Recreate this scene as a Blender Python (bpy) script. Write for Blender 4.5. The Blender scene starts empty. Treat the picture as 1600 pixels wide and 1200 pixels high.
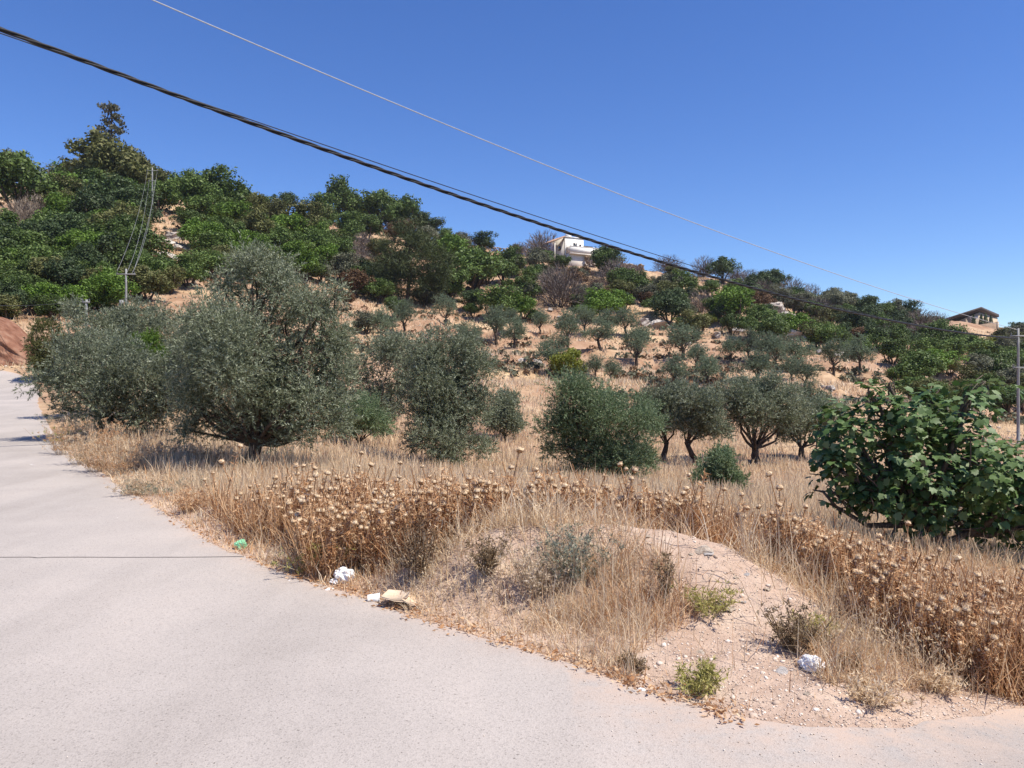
import bpy, math, random
import numpy as np
from mathutils import Vector, Matrix

# ------------------------------------------------------------------ camera, sky, sun, exposure
scene = bpy.context.scene
C = scene.collection
R = math.radians
F = 1200.0                       # focal length in photograph pixels (1600 wide)
EYE = 1.6
cam = bpy.data.cameras.new('camera'); cam_o = bpy.data.objects.new('camera', cam); C.objects.link(cam_o)
cam_o.location = (0, 0, EYE); cam_o.rotation_euler = (R(90), 0, 0)
cam.sensor_fit = 'HORIZONTAL'; cam.angle = 2*math.atan(800/F)
cam.clip_start = 0.05; cam.clip_end = 12000
scene.camera = cam_o

SUN_EL, SUN_AZ = 60.0, -26.0     # azimuth measured from +x towards +y
sd = Vector((math.cos(R(SUN_EL))*math.cos(R(SUN_AZ)), math.cos(R(SUN_EL))*math.sin(R(SUN_AZ)), math.sin(R(SUN_EL))))
world = bpy.data.worlds.new('World'); scene.world = world; world.use_nodes = True
wn = world.node_tree.nodes; wl = world.node_tree.links
bgn = wn['Background']
sky = wn.new('ShaderNodeTexSky'); sky.sky_type = 'NISHITA'; sky.sun_disc = False
sky.sun_elevation = R(SUN_EL); sky.sun_rotation = math.atan2(sd.x, sd.y)
sky.altitude = 600; sky.air_density = 1.0; sky.dust_density = 0.0; sky.ozone_density = 5.0
bgn.inputs['Strength'].default_value = 0.09
hs = wn.new('ShaderNodeHueSaturation'); hs.inputs['Saturation'].default_value = 1.2; hs.inputs['Hue'].default_value = .514
wl.new(sky.outputs[0], hs.inputs['Color']); wl.new(hs.outputs[0], bgn.inputs['Color'])
sun = bpy.data.lights.new('sun', 'SUN'); sun_o = bpy.data.objects.new('sun', sun); C.objects.link(sun_o)
sun.energy = 3.9; sun.angle = R(0.53); sun.color = (1.0, 0.935, 0.83)
sun_o.rotation_euler = (-sd).to_track_quat('-Z', 'Y').to_euler()
scene.view_settings.view_transform = 'Standard'; scene.view_settings.look = 'None'
scene.view_settings.exposure = 0.88; scene.view_settings.gamma = 1.0
scene.render.engine = 'CYCLES'
scene.cycles.max_bounces = 6; scene.cycles.diffuse_bounces = 3; scene.cycles.transparent_max_bounces = 6
scene.cycles.caustics_reflective = False; scene.cycles.caustics_refractive = False

# ------------------------------------------------------------------ numeric helpers
def smooth(a, b, x):
    t = np.clip((x-a)/(b-a), 0, 1); return t*t*(3-2*t)

def vnoise(x, y, seed=0):
    x = np.asarray(x, float); y = np.asarray(y, float)
    xi = np.floor(x).astype(np.int64); yi = np.floor(y).astype(np.int64)
    xf = x-xi; yf = y-yi
    def h(a, b):
        n = (a*374761393 + b*668265263 + seed*1442695041) & 0xffffffff
        n = ((n ^ (n >> 13))*1274126177) & 0xffffffff
        return ((n ^ (n >> 16)) & 0xffff)/65535.0
    u = xf*xf*(3-2*xf); v = yf*yf*(3-2*yf)
    return (h(xi, yi)*(1-u)+h(xi+1, yi)*u)*(1-v)+(h(xi, yi+1)*(1-u)+h(xi+1, yi+1)*u)*v

def fbm(x, y, seed=0, oct=3):
    s = 0; a = .5
    for k in range(oct):
        s = s + a*(vnoise(x*2**k, y*2**k, seed+k)-.5); a *= .5
    return s*2

# ------------------------------------------------------------------ terrain height
# heights of the land along directions from the road corner (columns) at several distances (rows)
COLS = np.array([-700, -300, 0, 200, 400, 600, 800, 1000, 1200, 1400, 1600, 1900, 2500.])
DEPTH = np.array([3, 5, 7, 10, 14, 20, 28, 40, 60, 80, 105, 135, 165, 190, 230, 300, 600, 3000.])
ZT = np.array([
 [0,0,0,0,0,0,0,0,0,0,0,0,0],
 [0,0,0,0,0,0,0,0,-.02,-.12,-.26,-.4,-.5],
 [0,0,0,0,0,0,0,0,-.12,-.33,-.52,-.7,-.9],
 [0,0,0,0,0,0,-.05,-.15,-.35,-.6,-.8,-1.1,-1.4],
 [.15,.1,.1,.05,0,-.15,-.35,-.5,-.7,-1.0,-1.2,-1.7,-2.2],
 [.4,.3,.27,.2,0,-.5,-.8,-.95,-1.15,-1.4,-1.6,-2.2,-3],
 [.9,.8,.7,.6,.3,-.4,-.9,-1.2,-1.4,-1.7,-1.9,-2.7,-3.6],
 [2.0,1.9,1.77,1.8,1.3,.6,0,-.5,-1.0,-1.6,-2.2,-3,-4],
 [6.5,6.6,6.6,5.6,4.1,2.85,1.6,1.3,.85,.5,-.9,-2.2,-3.5],
 [12,12.3,12.3,11.3,8.9,5.8,4.3,3.5,2.6,2.2,.4,-1,-2.5],
 [20.5,20.9,20.9,20.4,16.5,10.4,7.7,6.8,5.9,4.7,2.6,1,-1],
 [33,33,33,32.7,27.5,19.6,15.7,13.4,11.2,8.4,5.6,4,2],
 [43,44,44,43.5,37.5,31.5,26.0,22.6,18.6,13.3,9.2,7,5],
 [50,51,50.5,50,44.5,39,33.4,29.5,25.2,17.9,12.2,10,8],
 [58,58,57,56,49,43,37,33,29,22.5,17.2,14,11],
 [62,62,61,60,52,45,39,35,31,25,20,17,14],
 [60,60,58,56,50,44,38,34,30,24,20,18,15],
 [40,40,40,40,40,38,34,30,26,22,20,18,15]], float)
UC = (COLS-800)/F; LD = np.log(DEPTH)

def pick(grid, i, j):
    return grid[np.clip(i, 0, grid.shape[0]-1), np.clip(j, 0, grid.shape[1]-1)]

def z_base(x, y):
    d = np.clip(y, 3.0, 2999.); u = np.clip(x/d, UC[0], UC[-1]-1e-6); l = np.log(d)
    i = np.clip(np.searchsorted(LD, l, 'right')-1, 0, len(LD)-2); t = (l-LD[i])/(LD[i+1]-LD[i])
    j = np.clip(np.searchsorted(UC, u, 'right')-1, 0, len(UC)-2); s = (u-UC[j])/(UC[j+1]-UC[j])
    def herm(pos, k, f, g, get):         # cubic through uneven knots
        def slope(a):
            p0, p1, p2 = get(a-1), get(a), get(a+1)
            x0, x1, x2 = pos[np.clip(a-1, 0, len(pos)-1)], pos[a], pos[np.clip(a+1, 0, len(pos)-1)]
            return (p2-p0)/np.maximum(x2-x0, 1e-6)
        h = pos[k+1]-pos[k]; p1, p2 = get(k), get(k+1); m1, m2 = slope(k)*h, slope(k+1)*h
        f2 = f*f; f3 = f2*f
        return (2*f3-3*f2+1)*p1+(f3-2*f2+f)*m1+(-2*f3+3*f2)*p2+(f3-f2)*m2
    row = lambda ii: herm(UC, j, s, None, lambda a: pick(ZT, ii, a))
    return herm(LD, i, t, None, lambda a: row(a))

# edge of the road, from the side track on the right round the corner and up the lane to the left
EDGE = np.array([(26, 12), (14, 8.6), (7, 5.9), (4.2, 4.75), (2.95, 4.2), (2.4, 3.92), (1.85, 3.66), (1.5, 3.58), (1.15, 3.62), (.93, 3.73), (.67, 4.0), (.36, 4.34),
  (-.2, 4.8), (-.91, 5.49), (-1.87, 6.4), (-3.0, 7.68), (-4.4, 9.6), (-6.45, 12.4), (-9.2, 16), (-11.9, 20), (-15.2, 25), (-18.5, 30), (-25.0, 40), (-31, 44), (-40, 47)], float)
OUTER = np.array([(30, -14), (15, -14), (8, -14), (5, -14), (3.4, -14), (2.4, -14), (1.6, -14), (1, -14), (.5, -14), (0, -14), (-.8, -14), (-2, -14),
  (-4, -13), (-6, -12), (-8, -9), (-9.5, -5), (-10.5, 0), (-12, 5), (-15.5, 10), (-18.5, 15), (-22, 20.5), (-25, 26), (-31.5, 37), (-35.5, 41), (-43, 43.5)], float)
def resample(P, n):
    seg = np.hypot(*np.diff(P, axis=0).T); s = np.r_[0, np.cumsum(seg)]
    return s
def cr_curve(P, k=14):
    out = []
    for i in range(len(P)-1):
        p0, p1, p2, p3 = P[max(i-1, 0)], P[i], P[i+1], P[min(i+2, len(P)-1)]
        for t in np.linspace(0, 1, k, endpoint=False):
            out.append(.5*((2*p1)+(-p0+p2)*t+(2*p0-5*p1+4*p2-p3)*t*t+(-p0+3*p1-3*p2+p3)*t**3))
    out.append(P[-1]); return np.array(out)
E_F = cr_curve(EDGE); O_F = cr_curve(OUTER)
ROAD_POLY = np.vstack([E_F[::3], O_F[::-14]])

def in_poly(px, py, poly):
    px = np.asarray(px, float); py = np.asarray(py, float); ins = np.zeros(px.shape, bool)
    n = len(poly); j = n-1
    for i in range(n):
        xi, yi = poly[i]; xj, yj = poly[j]
        c = ((yi > py) != (yj > py)) & (px < (xj-xi)*(py-yi)/((yj-yi) if yj != yi else 1e-9)+xi)
        ins ^= c; j = i
    return ins

def edge_dist(x, y):
    x = np.asarray(x, float); y = np.asarray(y, float); best = np.full(x.shape, 1e9)
    P = E_F[::3]
    for a, b in zip(P[:-1], P[1:]):
        ab = b-a; t = np.clip(((x-a[0])*ab[0]+(y-a[1])*ab[1])/(ab@ab), 0, 1)
        best = np.minimum(best, np.hypot(x-a[0]-t*ab[0], y-a[1]-t*ab[1]))
    return np.where(in_poly(x, y, ROAD_POLY), -best, best)

BUMPS = [(.85, 5.95, 1.15, .62, .40), (-.15, 6.0, .75, .55, .26), (1.75, 5.3, .65, .5, .16), (1.45, 5.7, .6, .45, .10)]
def zf(x, y):
    x = np.asarray(x, float); y = np.asarray(y, float)
    z = z_base(x, y)
    near = (np.abs(x) < 40) & (y < 60) & (y > -20)
    e = np.full(x.shape, 9.0)
    if near.any():
        e[near] = edge_dist(x[near], y[near])
    off = smooth(0.02, .5, e)
    for bx, by, sx, sy, h in BUMPS:
        z = z + h*np.exp(-((x-bx)/sx)**2-((y-by)/sy)**2)*smooth(0, .6, e)
    z = z + off*(.05*fbm(x*1.3, y*1.3, 5)+.028*fbm(x*5, y*5, 9, 4)) + .02*off
    far = smooth(42, 90, y)
    z = z + far*(1.5*fbm(x/13, y/13, 21)+.7*fbm(x/3.5, y/3.5, 33, 2))
    # terraces on the middle slope
    tz = smooth(45, 60, y)*(1-smooth(115, 135, y))*smooth(-.25, -.05, x/np.maximum(y, 3))
    st = 1.5; k = z/st; kf = k-np.floor(k)
    z = z + tz*.75*(st*(np.floor(k)+smooth(.62, .98, kf))-z)
    return z
def z1(x, y): return float(zf(np.array([x]), np.array([y]))[0])

def hit(px, py, dmin=4.0, dmax=235.):
    """ground point seen in the photograph at (px, py)"""
    d = np.geomspace(dmin, dmax, 700); x = (px-800)/F*d
    rows = 600-(zf(x, d)-EYE)/d*F
    k = np.nonzero(rows <= py)[0]
    i = k[0] if len(k) else int(np.argmin(rows))
    return float(x[i]), float(d[i]), float(zf(x[i:i+1], d[i:i+1])[0])
def at(px, py, d): return np.array([(px-800)/F*d, d, EYE+(600-py)/F*d])

# ------------------------------------------------------------------ mesh builder
class MB:
    def __init__(s): s.v = []; s.f = []; s.n = 0
    def add(s, v, f):
        v = np.asarray(v, float).reshape(-1, 3); f = np.asarray(f, np.int64)
        s.v.append(v); s.f.append(f+s.n); s.n += len(v)
    def quads(s, v):
        v = np.asarray(v, float).reshape(-1, 3); s.add(v, np.arange(len(v)).reshape(-1, 4))
    def tris(s, v):
        v = np.asarray(v, float).reshape(-1, 3); s.add(v, np.arange(len(v)).reshape(-1, 3))
    def tube(s, P, r, n=6, cap=True):
        P = np.asarray(P, float); m = len(P); r = np.broadcast_to(np.asarray(r, float), (m,))
        T = np.gradient(P, axis=0); T /= np.linalg.norm(T, axis=1, keepdims=True)+1e-9
        up = np.array([0, 0, 1.]) if abs(T[0][2]) < .9 else np.array([1., 0, 0])
        A = np.cross(T, up); A /= np.linalg.norm(A, axis=1, keepdims=True)+1e-9; B = np.cross(T, A)
        a = np.arange(n)/n*2*np.pi
        V = P[:, None]+r[:, None, None]*(np.cos(a)[None, :, None]*A[:, None]+np.sin(a)[None, :, None]*B[:, None])
        idx = np.arange(m*n).reshape(m, n); nx = np.roll(idx, -1, 1)
        f = np.stack([idx[:-1], nx[:-1], nx[1:], idx[1:]], -1).reshape(-1, 4)
        s.add(V.reshape(-1, 3), f)
        if cap:
            base = s.n-m*n
            s.f.append(np.array([list(range(base, base+n))])); s.f.append(np.array([list(range(base+(m-1)*n, base+m*n))]))
    def box(s, x0, x1, y0, y1, z0, z1):
        v = [(x0,y0,z0),(x1,y0,z0),(x1,y1,z0),(x0,y1,z0),(x0,y0,z1),(x1,y0,z1),(x1,y1,z1),(x0,y1,z1)]
        s.add(v, [(0,3,2,1),(4,5,6,7),(0,1,5,4),(1,2,6,5),(2,3,7,6),(3,0,4,7)])
    def mesh(s, name, m, smooth_=False):
        me = bpy.data.meshes.new(name)
        V = np.vstack(s.v) if s.v else np.zeros((0, 3))
        tot = np.concatenate([np.full(len(f), f.shape[1]) for f in s.f]); loops = np.concatenate([f.ravel() for f in s.f])
        me.vertices.add(len(V)); me.vertices.foreach_set('co', V.astype(np.float32).ravel())
        me.loops.add(len(loops)); me.loops.foreach_set('vertex_index', loops.astype(np.int32))
        me.polygons.add(len(tot)); st = np.r_[0, np.cumsum(tot)[:-1]]
        me.polygons.foreach_set('loop_start', st.astype(np.int32)); me.polygons.foreach_set('loop_total', tot.astype(np.int32))
        if smooth_: me.polygons.foreach_set('use_smooth', np.ones(len(tot), bool))
        me.update(calc_edges=True); me.validate()
        if m is not None: me.materials.append(m)
        return me

def link(name, data, parent=None, loc=None):
    o = bpy.data.objects.new(name, data); C.objects.link(o)
    if parent is not None: o.parent = parent
    if loc is not None: o.location = loc
    return o
def tag(o, label=None, cat=None, group=None, kind=None):
    if label: o['label'] = label
    if cat: o['category'] = cat
    if group: o['group'] = group
    if kind: o['kind'] = kind
    return o
def thing(name, loc, label, cat, group=None, rz=0):
    o = link(name, None, None, loc); o.empty_display_size = .2; o.rotation_euler = (0, 0, rz)
    return tag(o, label, cat, group)

# ------------------------------------------------------------------ materials
def newmat(name):
    m = bpy.data.materials.new(name); m.use_nodes = True; n = m.node_tree.nodes; l = m.node_tree.links
    return m, n, l, n['Principled BSDF'], n['Material Output']
def ramp(n, stops):
    r = n.new('ShaderNodeValToRGB'); e = r.color_ramp.elements
    e[0].position, e[0].color = stops[0][0], (*stops[0][1], 1); e[1].position, e[1].color = stops[-1][0], (*stops[-1][1], 1)
    for p, c in stops[1:-1]:
        q = e.new(p); q.color = (*c, 1)
    return r
def leaf_mat(name, cols, transl=.28, rough=.5, spec=.3, var=.25):
    m, n, l, b, out = newmat(name)
    g = n.new('ShaderNodeNewGeometry'); rp = ramp(n, [(i/(len(cols)-1), c) for i, c in enumerate(cols)])
    l.new(g.outputs['Random Per Island'], rp.inputs[0])
    oi = n.new('ShaderNodeObjectInfo'); hv = n.new('ShaderNodeHueSaturation')
    mr = n.new('ShaderNodeMapRange'); mr.inputs[3].default_value = 1-var; mr.inputs[4].default_value = 1+var
    l.new(oi.outputs['Random'], mr.inputs[0]); l.new(mr.outputs[0], hv.inputs['Value']); l.new(rp.outputs[0], hv.inputs['Color'])
    l.new(hv.outputs[0], b.inputs['Base Color']); b.inputs['Roughness'].default_value = rough
    b.inputs['Specular IOR Level'].default_value = spec
    t = n.new('ShaderNodeBsdfTranslucent'); l.new(hv.outputs[0], t.inputs[0])
    mx = n.new('ShaderNodeMixShader'); mx.inputs[0].default_value = transl
    l.new(b.outputs[0], mx.inputs[1]); l.new(t.outputs[0], mx.inputs[2]); l.new(mx.outputs[0], out.inputs[0])
    return m
def noise_mat(name, stops, scale, rough=.9, bump=.0, bscale=None, detail=6, spec=.2, dist=.02):
    m, n, l, b, out = newmat(name)
    tc = n.new('ShaderNodeTexCoord'); no = n.new('ShaderNodeTexNoise'); no.inputs['Scale'].default_value = scale; no.inputs['Detail'].default_value = detail
    l.new(tc.outputs['Object'], no.inputs['Vector']); rp = ramp(n, stops); l.new(no.outputs[0], rp.inputs[0]); l.new(rp.outputs[0], b.inputs['Base Color'])
    b.inputs['Roughness'].default_value = rough; b.inputs['Specular IOR Level'].default_value = spec
    if bump:
        n2 = n.new('ShaderNodeTexNoise'); n2.inputs['Scale'].default_value = bscale or scale*3; n2.inputs['Detail'].default_value = 5
        l.new(tc.outputs['Object'], n2.inputs['Vector']); bp = n.new('ShaderNodeBump'); bp.inputs['Strength'].default_value = bump; bp.inputs['Distance'].default_value = dist
        l.new(n2.outputs[0], bp.inputs['Height']); l.new(bp.outputs[0], b.inputs['Normal'])
    return m

M = {}
M['olive'] = leaf_mat('olive_leaf', [(.074, .09, .047), (.143, .167, .093), (.222, .248, .158), (.39, .42, .31)], .26, .5, .25, .1)
M['olive_green'] = leaf_mat('olive_leaf_green', [(.058, .092, .038), (.112, .163, .072), (.18, .24, .122), (.30, .355, .22)], .26, .5, .25, .1)
M['olive_far'] = leaf_mat('olive_leaf_far', [(.074, .10, .054), (.125, .162, .094), (.182, .226, .144), (.265, .31, .215)], .28, .6, .2, .18)
M['oak'] = leaf_mat('oak_leaf', [(.045, .072, .018), (.085, .13, .03), (.13, .185, .046)], .22, .55, .25, .3)
M['bright'] = leaf_mat('bright_leaf', [(.065, .115, .016), (.11, .19, .026), (.16, .25, .04)], .26, .55, .25, .2)
M['yellow'] = leaf_mat('yellowgreen_leaf', [(.13, .15, .02), (.21, .235, .03), (.27, .29, .05)], .3, .55, .25, .12)
M['mixed'] = leaf_mat('dull_leaf', [(.07, .078, .024), (.115, .122, .04), (.165, .16, .065)], .2, .6, .2, .25)
M['dark'] = leaf_mat('dark_leaf', [(.03, .05, .018), (.058, .088, .032), (.09, .125, .05)], .2, .55, .25, .25)
M['grey'] = leaf_mat('greygreen_leaf', [(.085, .092, .056), (.14, .145, .092), (.195, .195, .135)], .22, .65, .15, .22)
M['pine'] = leaf_mat('pine_needle', [(.034, .046, .018), (.06, .077, .03), (.095, .112, .046)], .2, .6, .2, .15)
M['eucalyptus'] = leaf_mat('eucalyptus_leaf', [(.07, .072, .045), (.115, .115, .075), (.17, .16, .11)], .25, .55, .25, .12)
M['bare'] = leaf_mat('bare_twig', [(.10, .077, .068), (.16, .128, .112), (.23, .19, .17)], .05, .85, .1, .22)
M['dead'] = leaf_mat('dead_twig', [(.17, .13, .095), (.26, .205, .16), (.36, .30, .24)], .05, .8, .1, .15)
M['rust'] = leaf_mat('rust_leaf', [(.08, .045, .022), (.13, .075, .04), (.19, .12, .07)], .1, .7, .15, .15)
M['fig'] = leaf_mat('fig_leaf', [(.042, .082, .022), (.07, .125, .034), (.105, .165, .052), (.17, .225, .10)], .26, .5, .35, .12)  # palest stop paints leaf highlights into the colour of random leaves
M['straw'] = leaf_mat('dry_grass', [(.48, .33, .195), (.65, .49, .32), (.78, .635, .445), (.86, .75, .57)], .45, .75, .1, .0)
M['straw_pale'] = leaf_mat('pale_dry_grass', [(.57, .42, .26), (.71, .56, .37), (.81, .675, .48)], .45, .75, .1, .0)
M['thistle'] = leaf_mat('thistle_stalk', [(.31, .15, .07), (.49, .275, .14), (.66, .44, .255), (.82, .63, .42)], .4, .8, .1, .1)
M['head'] = leaf_mat('thistle_head', [(.62, .44, .26), (.76, .58, .38), (.86, .71, .51)], .3, .85, .1, .1)
M['bract'] = leaf_mat('thistle_bract', [(.24, .13, .065), (.36, .22, .12), (.46, .31, .18)], .1, .8, .1, .1)
M['greyweed'] = leaf_mat('grey_weed', [(.42, .32, .22), (.57, .46, .33), (.69, .59, .46)], .4, .75, .1, .1)
M['weed'] = leaf_mat('yellow_green_weed', [(.26, .24, .07), (.38, .35, .11), (.50, .45, .19)], .35, .65, .15, .1)
M['sage'] = leaf_mat('sage_weed', [(.14, .15, .10), (.22, .23, .17), (.32, .32, .25)], .2, .6, .2, .1)
M['brownweed'] = leaf_mat('brown_weed', [(.14, .09, .05), (.24, .17, .10), (.36, .28, .18)], .25, .75, .1, .1)
M['bark'] = noise_mat('olive_bark', [(.3, (.035, .024, .017)), (.7, (.11, .082, .06))], 14, .9, .8, 30)
M['bark_pale'] = noise_mat('fig_bark', [(.3, (.07, .052, .04)), (.7, (.17, .135, .105))], 18, .85, .6, 40)
M['rock'] = noise_mat('limestone', [(.25, (.20, .165, .135)), (.45, (.36, .31, .265)), (.62, (.50, .455, .40)), (.8, (.58, .54, .49))], 2.2, .9, .7, 5, dist=.1)
M['stone'] = noise_mat('field_stone', [(.3, (.30, .235, .18)), (.55, (.46, .38, .30)), (.75, (.58, .51, .43))], 6, .9, .6, 30)
M['stone_grey'] = noise_mat('grey_stone', [(.3, (.32, .29, .27)), (.7, (.50, .46, .43))], 8, .9, .6, 30)
M['wallstone'] = leaf_mat('wall_stone', [(.24, .165, .10), (.36, .265, .175), (.48, .385, .28)], 0, .9, .1, .0)
M['cable'] = noise_mat('black_cable', [(.3, (.012, .012, .014)), (.7, (.03, .03, .034))], 20, .5, 0)
M['wire'] = noise_mat('aluminium_wire', [(.3, (.32, .32, .33)), (.7, (.45, .45, .46))], 9, .45, 0)
M['wire_dark'] = noise_mat('dark_wire', [(.3, (.05, .05, .055)), (.7, (.09, .09, .1))], 9, .6, 0)
M['pole'] = noise_mat('galvanised_pole', [(.3, (.20, .20, .20)), (.7, (.28, .28, .275))], 6, .6, .1)
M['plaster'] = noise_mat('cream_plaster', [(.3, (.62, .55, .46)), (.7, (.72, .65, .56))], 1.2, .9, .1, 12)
M['plaster_lit'] = noise_mat('lit_plaster', [(.3, (.72, .68, .62)), (.7, (.80, .77, .72))], 1.2, .9, .1, 12)  # paler copy of the cream plaster, sunlit brightness put into its colour
M['tan_wall'] = noise_mat('tan_stone_wall', [(.3, (.40, .31, .22)), (.7, (.52, .42, .31))], 1.5, .9, .1, 8)
M['brown_wall'] = noise_mat('brown_wall', [(.3, (.22, .15, .105)), (.7, (.31, .225, .16))], 1.5, .9, .1, 8)
M['roof_brown'] = noise_mat('brown_roof', [(.3, (.055, .04, .035)), (.7, (.09, .068, .058))], 2, .7, .1)
M['tile'] = noise_mat('clay_tile', [(.3, (.24, .14, .095)), (.7, (.38, .25, .18))], 5, .85, .2)
M['glass'] = noise_mat('window_glass', [(.3, (.02, .022, .026)), (.7, (.04, .043, .05))], 2, .1, 0, spec=.6)
M['paper'] = noise_mat('white_litter', [(.3, (.66, .66, .66)), (.7, (.82, .82, .82))], 20, .6, .2)
M['card'] = noise_mat('tan_cardboard', [(.3, (.55, .42, .30)), (.7, (.68, .55, .42))], 12, .9, .2)
M['green_bag'] = noise_mat('green_plastic', [(.3, (.16, .42, .24)), (.7, (.26, .55, .34))], 10, .4, .1)
M['earth'] = noise_mat('red_earth', [(.3, (.13, .055, .032)), (.5, (.22, .105, .065)), (.75, (.33, .20, .135))], 1.6, .95, 1.0, 4, dist=.15)
M['crack'] = noise_mat('dark_hose', [(.3, (.08, .072, .068)), (.7, (.17, .155, .145))], 5, .9)

def ground_mat():
    m, n, l, b, out = newmat('dry_soil'); tc = n.new('ShaderNodeTexCoord')
    def no(scale, det=5, rough=.6):
        q = n.new('ShaderNodeTexNoise'); q.inputs['Scale'].default_value = scale; q.inputs['Detail'].default_value = det; q.inputs['Roughness'].default_value = rough
        l.new(tc.outputs['Object'], q.inputs['Vector']); return q
    a = ramp(n, [(.3, (.22, .12, .072)), (.5, (.33, .205, .13)), (.68, (.46, .32, .215))]); l.new(no(.35, 8, .65).outputs[0], a.inputs[0])
    c = ramp(n, [(.3, (.36, .25, .185)), (.5, (.47, .345, .265)), (.72, (.57, .45, .355))]); l.new(no(3.2, 8, .7).outputs[0], c.inputs[0])
    sx = n.new('ShaderNodeSeparateXYZ'); l.new(tc.outputs['Object'], sx.inputs[0])
    mr = n.new('ShaderNodeMapRange'); mr.inputs[1].default_value = 9; mr.inputs[2].default_value = 22; l.new(sx.outputs['Y'], mr.inputs[0])
    mx = n.new('ShaderNodeMix'); mx.data_type = 'RGBA'; l.new(mr.outputs[0], mx.inputs['Factor']); l.new(c.outputs[0], mx.inputs['A']); l.new(a.outputs[0], mx.inputs['B'])
    g = ramp(n, [(.45, (.40, .275, .165)), (.6, (.52, .38, .235))]); l.new(no(1.4, 4).outputs[0], g.inputs[0])
    gm = n.new('ShaderNodeMapRange'); gm.inputs[1].default_value = .48; gm.inputs[2].default_value = .62; l.new(no(.09, 4).outputs[0], gm.inputs[0])
    m2 = n.new('ShaderNodeMix'); m2.data_type = 'RGBA'; l.new(gm.outputs[0], m2.inputs['Factor']); l.new(mx.outputs['Result'], m2.inputs['A']); l.new(g.outputs[0], m2.inputs['B'])
    l.new(m2.outputs['Result'], b.inputs['Base Color']); b.inputs['Roughness'].default_value = .95; b.inputs['Specular IOR Level'].default_value = .1
    bp = n.new('ShaderNodeBump'); bp.inputs['Strength'].default_value = .8; bp.inputs['Distance'].default_value = .03
    l.new(no(22, 6, .7).outputs[0], bp.inputs['Height']); l.new(bp.outputs[0], b.inputs['Normal'])
    return m
def road_mat():
    m, n, l, b, out = newmat('dusty_asphalt'); tc = n.new('ShaderNodeTexCoord')
    def no(scale, det=4, rough=.6):
        q = n.new('ShaderNodeTexNoise'); q.inputs['Scale'].default_value = scale; q.inputs['Detail'].default_value = det; q.inputs['Roughness'].default_value = rough
        l.new(tc.outputs['Object'], q.inputs['Vector']); return q
    big = ramp(n, [(.3, (.335, .298, .268)), (.5, (.388, .346, .312)), (.7, (.432, .383, .343))]); l.new(no(.45, 6, .6).outputs[0], big.inputs[0])
    vo = n.new('ShaderNodeTexVoronoi'); vo.inputs['Scale'].default_value = 140; l.new(tc.outputs['Object'], vo.inputs['Vector'])
    sp = ramp(n, [(0, (.62, .62, .62)), (.35, (.94, .94, .94)), (.8, (1.08, 1.08, 1.08))]); l.new(vo.outputs['Color'], sp.inputs[0])
    pm = ramp(n, [(.30, (.45, .44, .43)), (.37, (1, 1, 1))]); l.new(no(60, 3, .55).outputs[0], pm.inputs[0])
    q1 = n.new('ShaderNodeMix'); q1.data_type = 'RGBA'; q1.blend_type = 'MULTIPLY'; q1.inputs['Factor'].default_value = .75
    l.new(big.outputs[0], q1.inputs['A']); l.new(sp.outputs[0], q1.inputs['B'])
    q2 = n.new('ShaderNodeMix'); q2.data_type = 'RGBA'; q2.blend_type = 'MULTIPLY'; q2.inputs['Factor'].default_value = .85
    l.new(q1.outputs['Result'], q2.inputs['A']); l.new(pm.outputs[0], q2.inputs['B'])
    wv = n.new('ShaderNodeMapping'); wv.inputs['Scale'].default_value = (.9, .16, 1); wv.inputs['Rotation'].default_value = (0, 0, .62); l.new(tc.outputs['Object'], wv.inputs[0])
    ws = no(1.0, 5, .6); l.new(wv.outputs[0], ws.inputs['Vector']); wr = ramp(n, [(.36, (.80, .79, .78)), (.5, (1, 1, 1)), (.66, (1.1, 1.08, 1.06))]); l.new(ws.outputs[0], wr.inputs[0])
    q3 = n.new('ShaderNodeMix'); q3.data_type = 'RGBA'; q3.blend_type = 'MULTIPLY'; q3.inputs['Factor'].default_value = .4; l.new(q2.outputs['Result'], q3.inputs['A']); l.new(wr.outputs[0], q3.inputs['B'])
    at_ = n.new('ShaderNodeAttribute'); at_.attribute_name = 'dust'; dn = n.new('ShaderNodeMath'); dn.operation = 'MULTIPLY'; dr_ = ramp(n, [(.35, (0, 0, 0)), (.6, (1, 1, 1))]); l.new(no(5, 6, .7).outputs[0], dr_.inputs[0]); l.new(at_.outputs['Fac'], dn.inputs[0]); l.new(dr_.outputs[0], dn.inputs[1])
    q4 = n.new('ShaderNodeMix'); q4.data_type = 'RGBA'; q4.inputs['B'].default_value = (.46, .345, .268, 1); l.new(dn.outputs[0], q4.inputs['Factor']); l.new(q3.outputs['Result'], q4.inputs['A'])
    q2 = q4
    l.new(q2.outputs['Result'], b.inputs['Base Color']); b.inputs['Roughness'].default_value = .85; b.inputs['Specular IOR Level'].default_value = .25
    bp = n.new('ShaderNodeBump'); bp.inputs['Strength'].default_value = .35; bp.inputs['Distance'].default_value = .004
    l.new(vo.outputs['Distance'], bp.inputs['Height']); l.new(bp.outputs[0], b.inputs['Normal'])
    return m
M['ground'] = ground_mat(); M['road'] = road_mat()

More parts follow.
